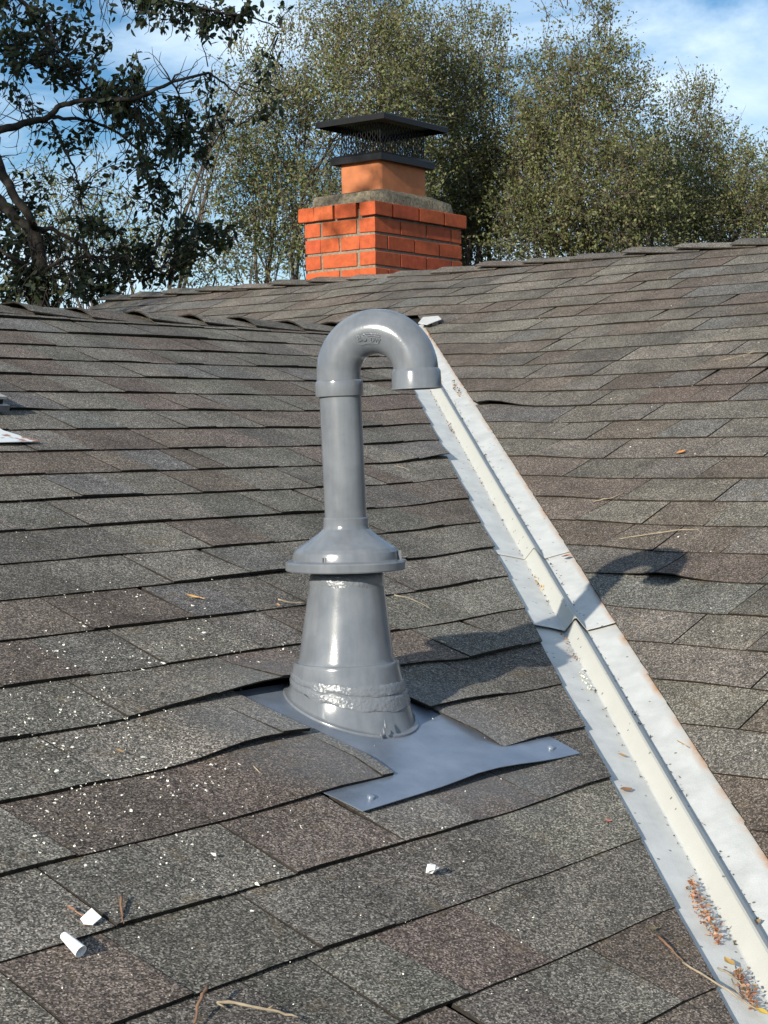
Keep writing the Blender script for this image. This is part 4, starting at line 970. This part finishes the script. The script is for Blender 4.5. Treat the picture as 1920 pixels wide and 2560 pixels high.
# white plastic tube, flake and crumpled bit
c0, c1 = on_a(152, 2372, .016), on_a(192, 2402, .013); mb = MB_(); d = (c1 - c0).normalized()
mb.rings([circ(c0.lerp(c1, t), rr_, d, 20, Vector((0, 0, 1))) for t, rr_ in ((-.05, .0036), (0, .0045), (.5, .0058), (1.12, .0072), (1.12, .0061), (.5, .005), (.2, .003))], True)
auto_smooth(mb.solo('plastic_tube', 'white plastic tube lying open end down at the lower left', 'plastic tube', c0, M_WHITEPL), 50)
mb = MB_(); V = []
qs = [(196, 2320), (220, 2310), (248, 2319), (228, 2333), (206, 2331)]
P_ = [on_a(x, y, h) for (x, y), h in zip(qs, (.012, .020, .013, .011, .011))]; c = on_a(221, 2323, .012)
mb.add(P_ + [c] + [p - NA * .0012 for p in P_], [(0, 1, 5), (1, 2, 5), (2, 3, 5), (3, 4, 5), (4, 0, 5), (6, 7, 1, 0), (7, 8, 2, 1), (8, 9, 3, 2), (9, 10, 4, 3), (10, 6, 0, 4)])
mb.solo('plastic_flake', 'curled white flake of plastic above the tube', 'plastic flake', c, M_WHITEPL)
mb = MB_(); c = on_a(1070, 2198, .012); r = random.Random(2); ring_ = []
for k_, (hh, rr_) in enumerate(((-.003, .006), (.003, .0085), (.009, .006))): ring_.append([c + NA * (hh + r.uniform(-.002, .002)) + (CR * math.cos(q) + CF * math.sin(q)) * rr_ * r.uniform(.55, 1.25) for q in [2 * math.pi * j / 7 for j in range(7)]])
mb.rings(ring_, True, True); mb.solo('crumpled_wrapper', 'crumpled scrap of white plastic on the shingles below the vent plate', 'scrap', c, M_WHITEPL)

# left edge: rusty flashing corner and a dark hood corner
V = [on_a(x, y, h) for x, y, h in ((-300, 1128, .014), (0, 1121, .014), (50, 1119.5, .014), (98, 1118, .013), (52, 1101, .010), (8, 1085, .008), (-20, 1070, .008), (-300, 1075, .008))]
n = len(V); mb = MB_(); mb.add(V + [v - NA * .0015 for v in V], [tuple(range(n))] + [(i, n + i, n + (i + 1) % n, (i + 1) % n) for i in range(n)], None)
def rust_mat():
    m, t, b = mat('galvanised_sheet_with_rust', (.7, .7, .68), .4, .5); p = pos(t); n1 = tex(t, 'ShaderNodeTexNoise', 45, p, Detail=5.0)
    tipd = N(t, 'ShaderNodeVectorMath', operation='DISTANCE'); t.links.new(p, tipd.inputs[0]); tipd.inputs[1].default_value = on_a(80, 1112)
    f_ = math_(t, 'SUBTRACT', n1.outputs['Fac'], math_(t, 'MULTIPLY', tipd.outputs['Value'], 4.0))
    t.links.new(mixrgb(t, (.66, .68, .68), (.30, .12, .05), ramp(t, f_, [(.30, 0), (.42, 1)])), b.inputs['Base Color']); return m
mb.solo('flashing_corner', 'rust stained metal flashing corner at the left picture edge', 'flashing', V[3], rust_mat())
hb = on_a(20, 1042, 0); ex, ey = Vector((1, 0, 0)), Vector((0, CSA, MA * CSA)); hood = thing('roof_vent', 'dark corner of a low metal roof vent at the left picture edge', 'roof vent', hb)
mb = MB_(); mb.box(hb - ex * .40 - ey * .0 + NA * .012, ex * .40, ey * .22, NA * .014); mb.part('hood', M_DARKM, hood)
mb = MB_(); mb.box(hb - ex * .39 + ey * .012 + NA * .026, ex * .378, ey * .20, NA * .012); mb.part('louvre_band', M_BLACK, hood)
mb = MB_(); mb.box(hb - ex * .41 + ey * .01 + NA * .038, ex * .405, ey * .22, NA * .006); mb.part('top_plate', simple('grey_vent_lid', (.3, .3, .29), .7), hood)
print('LEAVES', NL, 'SHINGLES', len(ALL))
